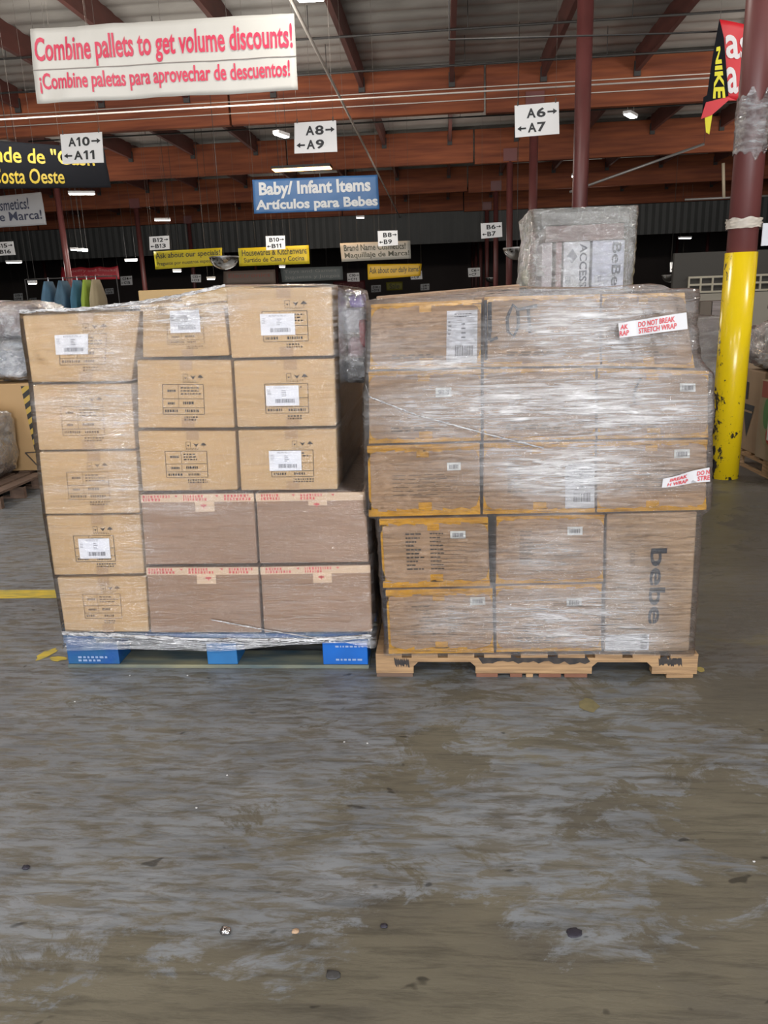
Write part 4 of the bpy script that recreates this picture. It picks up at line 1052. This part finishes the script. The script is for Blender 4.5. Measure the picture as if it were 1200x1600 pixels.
tag(mb.build('large_carton', mat('carton_pinkish', (.42, .27, .17), .6, var=.1, scale=4), bevel=.006), 'large fawn carton with sloping top edge behind the wooden pallet load', 'box')

# tall film wrapped stack behind
ys = 5.4
xa, xb = on_y(845, 400, ys).x, on_y(982, 400, ys).x
zc = on_y(900, 449, ys).z - .02
pallet_at('wooden_pallet', xa - .05, xb + .05, ys, ys + 1, 'hidden wooden pallet under the tall film wrapped stack')
plain_box('large_carton', xa, xb, ys, ys + .8, .134, zc, CARD_D, 'large dull carton carrying the white boxes of the tall wrapped stack')
def zz(y): return on_y(900, y, ys).z
whites = [(847, 864, mat('box_pink_white', (.55, .48, .50), .5), 'narrow pinkish white box at the edge of the tall wrapped stack', None),
          (869, 879, mat('box_pink', (.45, .30, .30), .5), 'narrow pink box between white boxes in the tall wrapped stack', None),
          (881, 923, mat('box_white', (.75, .76, .80), .5), 'white box with diamond mark and upright dark lettering in the tall wrapped stack', 'ACCESS'),
          (926, 977, mat('box_lilac', (.66, .68, .80), .5), 'pale lilac box with upright bebe lettering in the tall wrapped stack', 'BeBe')]
for p0, p1, m_, lab, txt in whites:
    a, b = on_y(p0, 410, ys).x, on_y(p1, 410, ys).x
    o = plain_box('product_box', a, b - .003, ys + .02, ys + .35, zc + .001, zz(377), m_, lab)
    if txt:
        ff = lambda u, v, a=a, b=b: Vector((a + (b - a) * u, ys + .018, zz(377) + (zc - zz(377)) * v))
        mb = MB(); write(mb, txt, lambda u, v: ff(.60 + .28 * (1 - v), .05 + .88 * u), (0, 0, 1, 1), .02); mb.build('lettering', mat('blue_grey_ink', (.10, .11, .15), .5), o)
        mb = MB(); barcode(mb, ff, .08, .70, .30, .85, 10)
        if txt == 'ACCESS': mb.poly([ff(.12, .30), ff(.32, .44), ff(.52, .30), ff(.32, .14)])
        mb.build('printed_mark', mat('grey_print', (.30, .31, .36), .5), o)
plain_box('flat_box', xa + .03, xb - .03, ys + .02, ys + .6, zz(376.5), zz(351), mat('box_dusty_pink', (.40, .29, .27), .6, var=.25, scale=9), 'dusty pink flat box lying on the white boxes of the tall wrapped stack')
plain_box('flat_box', xa + .0, xb + .0, ys + .02, ys + .6, zz(350.5), zz(330), mat('box_grey', (.26, .255, .235), .6, var=.3, scale=7), 'grey flat box topmost in the tall wrapped stack')
FILM_T = film_mat('stretch_film_tall', .10, .34, 3.0, .16, 1.0, zs=10, patch=.3, tint=(.85, .87, .84))
q = lambda x, y: on_y(x, y, ys)
film_shell('stretch_wrap', ys, .85, zx([(833, 322), (838, 360), (832, 400), (830, 460), (836, 900)], q), zx([(993, 321), (991, 380), (984, 447), (984, 900)], q),
           xz([(836, 327), (990, 321)], q), xz([(836, 640), (990, 640)], q), FILM_T, 'cloudy crinkled film around the tall stack of white boxes', amp=.010, seed=21, nz=70, nfront=90, inset=.5)

# ------------------------------------------------------------------ loads to the side, behind
# by the floor line
yl = 6.3
xr = on_y(62, 660, yl).x
pallet_at('wooden_pallet', xr - 1.3, xr + .05, yl, yl + 1.05, 'dark wooden pallet under the hazard striped carton', WOOD_D)
za, zb = .135, on_y(30, 600, yl).z
o = plain_box('carton', xr - 1.15, xr - .01, yl + .02, yl + .95, za, zb, mat('carton_orange', (.44, .28, .13), .6, var=.1, scale=2), 'tan carton with black and yellow hazard tape near its edge, beyond the floor line')
m2 = bpy.data.materials.new('hazard_tape'); m2.use_nodes = True; nt = m2.node_tree
tc = nt.nodes.new('ShaderNodeTexCoord'); mp = nt.nodes.new('ShaderNodeMapping'); mp.inputs['Rotation'].default_value = (0, R(35), 0); nt.links.new(tc.outputs['Object'], mp.inputs[0])
wv_ = nt.nodes.new('ShaderNodeTexWave'); wv_.bands_direction = 'Z'; wv_.inputs['Scale'].default_value = 4.2; nt.links.new(mp.outputs[0], wv_.inputs['Vector'])
r_ = nt.nodes.new('ShaderNodeValToRGB'); r_.color_ramp.interpolation = 'CONSTANT'; r_.color_ramp.elements[1].position = .5; r_.color_ramp.elements[0].color = (.02, .018, .015, 1); r_.color_ramp.elements[1].color = (.42, .28, .05, 1)
nt.links.new(wv_.outputs[0], r_.inputs[0]); nt.links.new(r_.outputs[0], nt.nodes['Principled BSDF'].inputs['Base Color'])
xt = on_y(38, 650, yl).x; xu = on_y(52, 650, yl).x
mb = MB(); mb.poly([(xt, yl + .017, zb - .02), (xu, yl + .017, zb - .02), (xu + .03, yl + .017, za + .06), (xt + .04, yl + .017, za + .06)]); mb.build('hazard_tape', m2, o)
mb = MB(); tA, tB, tC = on_y(38, 708, yl), on_y(66, 706, yl), on_y(56, 727, yl)
for a, b in ((tA, tB), (tB, tC), (tC, tA)): mb.tube([(a.x, yl + .014, a.z), (b.x, yl + .014, b.z)], .006, 5)
mb.build('triangle_mark', INK, o)
def bundle(name, pxc, pyc, wpx, hpx, Y, depth, label, inner, seed, zbase=None, film=FILM_B):
    c = on_y(pxc, pyc, Y); sc = (c - O).length / F_PX
    s = (wpx / 2 * sc, depth, hpx / 2 * sc)
    zc_ = c.z if zbase is None else zbase + s[2]
    t = empty(name, (c.x, Y + depth, zc_ - s[2]), label, 'bundle')
    blob_mesh('goods', (0, 0, s[2] * .93), (s[0] * .88, s[1] * .88, s[2] * .92), inner, t, .16, 2.2, seed, .5)
    blob_mesh('clear_film', (0, 0, s[2]), s, film, t, .16, 2.4, seed, .5)
    return t
GPK = mat('goods_pink', (.42, .33, .32), .6, var=.5, scale=7, color2=(.25, .2, .2)); GBL = mat('goods_blue', (.50, .55, .62), .6, var=.6, scale=9, color2=(.14, .16, .2)); GDK = mat('goods_dim', (.22, .17, .14), .6, var=.4, scale=6)
GWH = mat('goods_pale', (.46, .43, .43), .6, var=.4, scale=6)
bundle('wrapped_bundle', 5, 572, 90, 62, yl + .05, .4, 'lumpy film wrapped white and blue bundle on the hazard striped carton', GBL, 4, zb + .002)
zn_ = zb + .03 + 62 / F_PX * 6.3
bundle('wrapped_bundle', 2, 512, 84, 54, yl + .1, .38, 'dull pinkish film wrapped bundle stacked above the white and blue one', GPK, 6, zn_ - .01)
cx_ = on_y(-72, 700, yl - .6).x
t_ = pallet_at('wooden_pallet', cx_ - .5, cx_ + .42, yl - .78, yl - .06, 'dark wooden pallet at the photo edge with pink filmed goods', WOOD_D)
bundle('wrapped_bundle', -72, 700, 80, 100, yl - .6, .3, 'pinkish film wrapped goods low at the photo edge beside the hazard carton', GPK, 9, .134)

# beside the yellow column
yq = 7.5
xa = on_y(1070, 540, yq).x; xb = on_y(1128, 540, yq).x; zt = on_y(1100, 497, yq).z
pallet_at('wooden_pallet', xa, xb, yq, yq + .9, 'hidden wooden pallet behind the bebe logo carton')
plain_box('carton', xa, xb, yq + .02, yq + .8, .134, zt, mat('carton_mauve', (.36, .28, .25), .6, var=.25, scale=5), 'mauve brown carton stack under grey film between the thick film and the yellow column')
qq = lambda x, y: on_y(x, y, yq)
film_shell('stretch_wrap', yq, .84, [(0, xa), (2, xa)], [(0, xb), (2, xb)], [(xa, zt + .01), (xb, zt + .012)], [(xa, .3), (xb, .3)], FILM_T, 'grey cloudy film around the mauve carton next to the yellow column', amp=.01, seed=33, nz=60, nfront=50, inset=.3)
yr_ = 6.9
A = on_z(1146, 722); B = on_z(1203, 750); dv = (B - A).normalized(); ang = math.atan2(dv.y, dv.x); nv_ = Vector((-dv.y, dv.x, 0))
ctr = A + dv * .6 + nv_ * .5
t = pallet_at('wooden_pallet', -.6, .6, -.5, .5, 'pale wooden pallet standing askew past the yellow column', WOOD, ang); t.location = (ctr.x, ctr.y, 0)
def obox(name, u0, u1, v0, v1, z0, z1, m, label, cat='box'):
    mb = MB(); mb.box(u0, u1, v0, v1, z0, z1); o = mb.build(name, m, bevel=.006); o.location = (A.x, A.y, 0); o.rotation_euler = (0, 0, ang); return tag(o, label, cat)
zcard = .80
o = obox('carton', .03, .40, .02, .48, .134, zcard, CARD_D, 'brown carton with black inverted triangle mark past the yellow column')
mb = MB(); mb.poly([(.05, .017, .52), (.16, .017, .25), (.27, .017, .52)]); mb.build('triangle_mark', mat('triangle_black', (.02, .025, .03), .5), o)
mb = MB(); mb.box(.05, .24, .013, .0165, .455, .47); mb.build('light_stripe', CARD_D, o)
mb = MB(); mb.poly([(.08, .016, .70), (.13, .016, .70), (.13, .016, .56), (.08, .016, .56)][::-1]); mb.build('printed_mark', MARKER, o)
o = obox('produce_carton', .41, .95, -.01, .50, .134, zcard - .05, mat('carton_produce', (.26, .20, .13), .7, var=.15, scale=3), 'brown produce carton printed with green and red fruit past the yellow column')
mb = MB(); mb.poly([(.41 + .16 + .11 * math.cos(a), -.013, .46 + .21 * math.sin(a)) for a in [2 * math.pi * k / 24 for k in range(24)]]); mb.build('oval_print', mat('print_olive', (.20, .19, .11), .7), o)
mb = MB(); mb.poly([(.41 + .15 + .055 * math.cos(a), -.015, .50 + .12 * math.sin(a)) for a in [2 * math.pi * k / 20 for k in range(20)]]); mb.build('green_print', mat('print_green', (.06, .15, .05), .7), o)
mb = MB(); mb.poly([(.41 + .22 + .05 * math.cos(a), -.015, .34 + .07 * math.sin(a)) for a in [2 * math.pi * k / 20 for k in range(20)]]); mb.build('red_print', mat('print_red', (.30, .035, .03), .7), o)
mb = MB(); mb.box(.60, .80, -.016, -.013, .30, .52); mb.build('white_sheet', WHITE, o)
mb = MB(); mb.box(.45, .60, -.014, -.0115, .62, .745); mb.build('red_band', mat('print_rust', (.22, .05, .035), .7), o)
def on_pal(u, v, z): return A + dv * u + nv_ * v + Vector((0, 0, z))
def lump(name, u, v, z, s, label, inner, seed, film=FILM_B):
    p = on_pal(u, v, z); t = empty(name, p, label, 'bundle', rz=ang)
    blob_mesh('goods', (0, 0, s[2] * .93), tuple(k * .88 for k in s), inner, t, .16, 2.2, seed, .5)
    blob_mesh('clear_film', (0, 0, s[2]), s, film, t, .18, 2.6, seed, .55); return t
lump('wrapped_bundle', .22, .26, zcard + .002, (.26, .26, .20), 'crinkled clear film bundle on the triangle marked carton', GPK, 12)
lump('wrapped_bundle', .72, .28, zcard - .045, (.30, .28, .17), 'crinkled clear film bundle on the produce carton', GPK, 15)
lump('wrapped_bundle', .55, .28, zcard + .41, (.34, .26, .15), 'pale film wrapped bundle topmost past the yellow column', GWH, 17)
p = on_pal(.50, -.03, zcard - .25)
t = tag(blob_mesh('orange_pack', (on_pal(.56, .04, 0).x, on_pal(.56, -.01, 0).y, zcard + .03), (.05, .03, .075), mat('orange_pack', (.65, .14, .03), .5), None, .1, 3, 3), 'small orange pack tucked in the film on the produce carton', 'pack')
# stacks seen over the film past the column
yfar = 12.5
xa, xb = on_y(1094, 480, yfar).x, on_y(1166, 480, yfar).x
plain_box('carton', xa, on_y(1112, 480, yfar).x, yfar, yfar + 1, 0, on_y(1100, 471, yfar).z, mat('carton_grey_brown', (.17, .14, .11), .7), 'grey brown stack below the pale railing')
plain_box('carton', on_y(1113, 480, yfar).x, xb, yfar, yfar + 1, 0, on_y(1130, 470, yfar).z, mat('carton_striped', (.42, .36, .34), .5, var=.6, scale=2, stretch=(1, 1, 14)), 'striped film wrapped pale stack behind the yellow column')
xa, xb = on_y(1172, 540, 9).x, on_y(1230, 540, 9).x
plain_box('carton', xa, xb, 9, 9.8, 0, on_y(1190, 533, 9).z, CARD_D, 'dull carton stack carrying loose goods at the photo edge past the column')
for k, (x, y, c) in enumerate(((1174, 522, (.02, .02, .02)), (1186, 519, (.40, .22, .10)), (1193, 521, (.55, .45, .35)))):
    c_ = on_y(x, y, 9.15); zt = on_y(1190, 533, 9).z
    tag(blob_mesh('loose_pack', (c_.x, 9.2, zt + .055), (.055, .05, .055), mat('loose_%d' % k, c, .6), None, .1, 3, k, .8), ('black', 'orange brown', 'cream')[k] + ' small pack lying on the dull carton stack past the column', 'pack')

# pale upper office with railing windows
yo = 26.0
def ow(x, y, d=0): return on_y(x, y, yo + d)
mb = MB(); a = ow(1062, 340); mb.box(a.x, a.x + 14, yo + .3, yo + .5, 0, ow(1130, 392).z); struct(mb.build('wall_office', mat('office_grey', (.12, .115, .105), .8)), 'grey wall of the upper office')
mb = MB(); a = ow(1074, 460); mb.box(a.x, a.x + 13, yo - .2, yo + .29, 0, ow(1180, 455).z - .02); struct(mb.build('wall_office_lower', PALE), 'pale lower office wall')
mb = MB()
zA, zB = ow(1130, 455).z, ow(1130, 432).z
x0 = ow(1071, 450).x
for k in range(34):
    x = x0 + k * .36; mb.box(x, x + .05, yo - .26, yo - .21, zA, zB)
for z in (zA, (zA + zB) / 2, zB): mb.box(x0, x0 + 12.3, yo - .265, yo - .205, z - .03, z + .03)
tag(mb.build('railing', mat('cream_paint', (.75, .70, .55), .6)), 'cream painted grid railing along the upper office', 'railing')
mb = MB(); a = ow(1076, 492); mb.box(a.x, a.x + .55, yo - .9, yo - .3, 0, ow(1080, 484).z); tag(mb.build('bin', DARK), 'small dark bin in front of the pale office wall', 'bin')

# ------------------------------------------------------------------ clothes hanging behind the blue pallet load
yg = 9.0
zr_ = on_y(110, 434, yg).z
t = empty('clothes_rack', (on_y(110, 434, yg).x, yg, 0), 'dark clothes rack with a row of hanging garments', 'rack')
mb = MB(); mb.tube([(-.55, 0, zr_), (.55, 0, zr_)], .006, 6); mb.build('rail', DARK, t)
for s in (-1, 1):
    mb = MB(); mb.tube([(s * .55, 0, .02), (s * .55, 0, zr_)], .007, 6); mb.build('post', DARK, t)
    mb = MB(); mb.box(s * .55 - .03, s * .55 + .03, -.25, .25, 0, .02); mb.build('foot', DARK, t)
def garment(px0, px1, py, bot, m, label, seed):
    a, b = on_y(px0, py, yg), on_y(px1, py, yg); w2 = (b.x - a.x) / 2; c = (a.x + b.x) / 2; zb_ = .62 + .05 * seed % .2
    zt_ = zr_ - .03
    t = empty('hanging_garment', (c, yg, zb_), label, 'clothes', 'garments on the rack')
    vs = []; fs = []; n = 32; rows = 16
    for j in range(rows + 1):
        h = j / rows; z = (zt_ - zb_) * h
        f_ = w2 * (1 - .82 * max(0, (h - .80) / .20) ** 1.4)
        for i in range(n):
            an = 2 * math.pi * i / n; k = 1 + .22 * noise.noise((math.cos(an) * 3, math.sin(an) * 3, h * 1.5 + seed))
            vs.append((f_ * math.cos(an) * k, .20 * (1 - .5 * max(0, (h - .8) / .2)) * math.sin(an) * k, z))
    for j in range(rows):
        for i in range(n): fs.append((j * n + i, j * n + (i + 1) % n, (j + 1) * n + (i + 1) % n, (j + 1) * n + i))
    fs.append(tuple(range(n))[::-1]); fs.append(tuple(rows * n + i for i in range(n)))
    me = bpy.data.meshes.new('cloth'); me.from_pydata(vs, [], fs); link('cloth', me, m, t, True)
    mb = MB(); mb.tube([(0, 0, zt_ - zb_), (0, 0, zt_ - zb_ + .04)], .006, 5); mb.build('hanger_hook', WHITE, t)
JB = mat('denim_blue', (.05, .115, .18), .8, var=.3, scale=6)
garment(70, 87, 460, 0, JB, 'pale blue denim garment at the outer end of the clothes rack', 1)
garment(89, 114, 460, 0, mat('denim_dark', (.045, .10, .15), .8, var=.4, scale=8), 'wide faded blue denim garment, second on the clothes rack', 2)
garment(117, 130, 460, 0, mat('teal_cloth', (.04, .13, .20), .8, var=.3, scale=6), 'slim teal blue garment, third on the clothes rack', 3)
garment(133, 144, 460, 0, mat('lime_cloth', (.20, .28, .03), .8), 'lime green garment on the clothes rack', 4)
garment(145, 160, 460, 0, mat('beige_cloth', (.28, .23, .14), .8), 'beige garment at the end of the clothes rack', 5)

# ------------------------------------------------------------------ far stacks
rr = random.Random(12); placed = []
FM = [mat('far_%d' % k, c, .7, var=.4, scale=1.5) for k, c in enumerate(((.10, .08, .06), (.07, .065, .06), (.14, .11, .08), (.10, .095, .09), (.20, .15, .10)))]
for k in range(80):
    Yf = rr.uniform(14, 45); side = rr.random()
    x = on_y(rr.uniform(-120, 330) if side < .6 else rr.uniform(330, 830), 480, Yf).x
    if abs(((x + 13.3) % 15.5)) < 1.4: x += 2
    if any(abs(x - a) < 1.3 and abs(Yf - b) < 1.25 for a, b in placed) or any(abs(x - a) < .8 and abs(Yf + .5 - b) < .8 for a in COLX for b in BAYS): continue
    placed.append((x, Yf))
    h = rr.uniform(.9, 1.9 if side < .6 else 1.7)
    mb = MB(); mb.box(x - .55, x + .55, Yf, Yf + 1, .13, h); mb.box(x - .6, x + .6, Yf - .05, Yf + 1.05, 0, .125)
    s = tag(mb.build('goods_stack', [FM[k % 5]]), 'dim goods stack far down the hall', 'stack', 'far goods stacks')
# ------------------------------------------------------------------ litter on the floor
def litter(x, y, r, m, label, h=.006, seed=0):
    p = on_z(x, y); tag(blob_mesh('litter', (p.x, p.y, h), (r, r * .8, h), m, None, .35, 2, seed, .9, 16, 8), label, 'litter')
litter(353, 1458, .014, mat('shiny_scrap', (.5, .48, .48), .2, metal=1), 'small shiny metal scrap on the floor', .008, 1)
litter(462, 1457, .009, mat('tan_chip', (.38, .26, .17), .7), 'small tan chip on the floor beside the shiny scrap', .004, 2)
litter(41, 1357, .010, MARKER, 'small black scrap on the floor at the photo edge', .004, 3)
litter(600, 1448, .009, MARKER, 'small black speck on the floor near the tan chip', .003, 4)
litter(897, 1458, .018, MARKER, 'dark flat smudge like scrap on the olive floor', .002, 5)
litter(521, 1524, .016, mat('grey_scrap', (.05, .05, .052), .6), 'dark grey flat scrap on the lower floor', .002, 6)
for i, (x, y) in enumerate(((203, 1056), (293, 1056), (117, 1097), (307, 1263), (355, 1212), (538, 1160), (574, 1162), (1178, 1347), (1076, 768))):
    litter(x, y, .0035, mat('paper_chip', (.45, .45, .45), .6), 'tiny white chip of paper, ' + ('in front of the blue pallet', 'before the blue pallet, inner one', 'off the blue pallet corner', 'in mid floor, larger glint', 'in mid floor above the larger glint', 'before the pallet gap', 'before the pallet gap, second of two', 'at the photo edge on grey floor', 'by the foot of the yellow column')[i], .002, i)
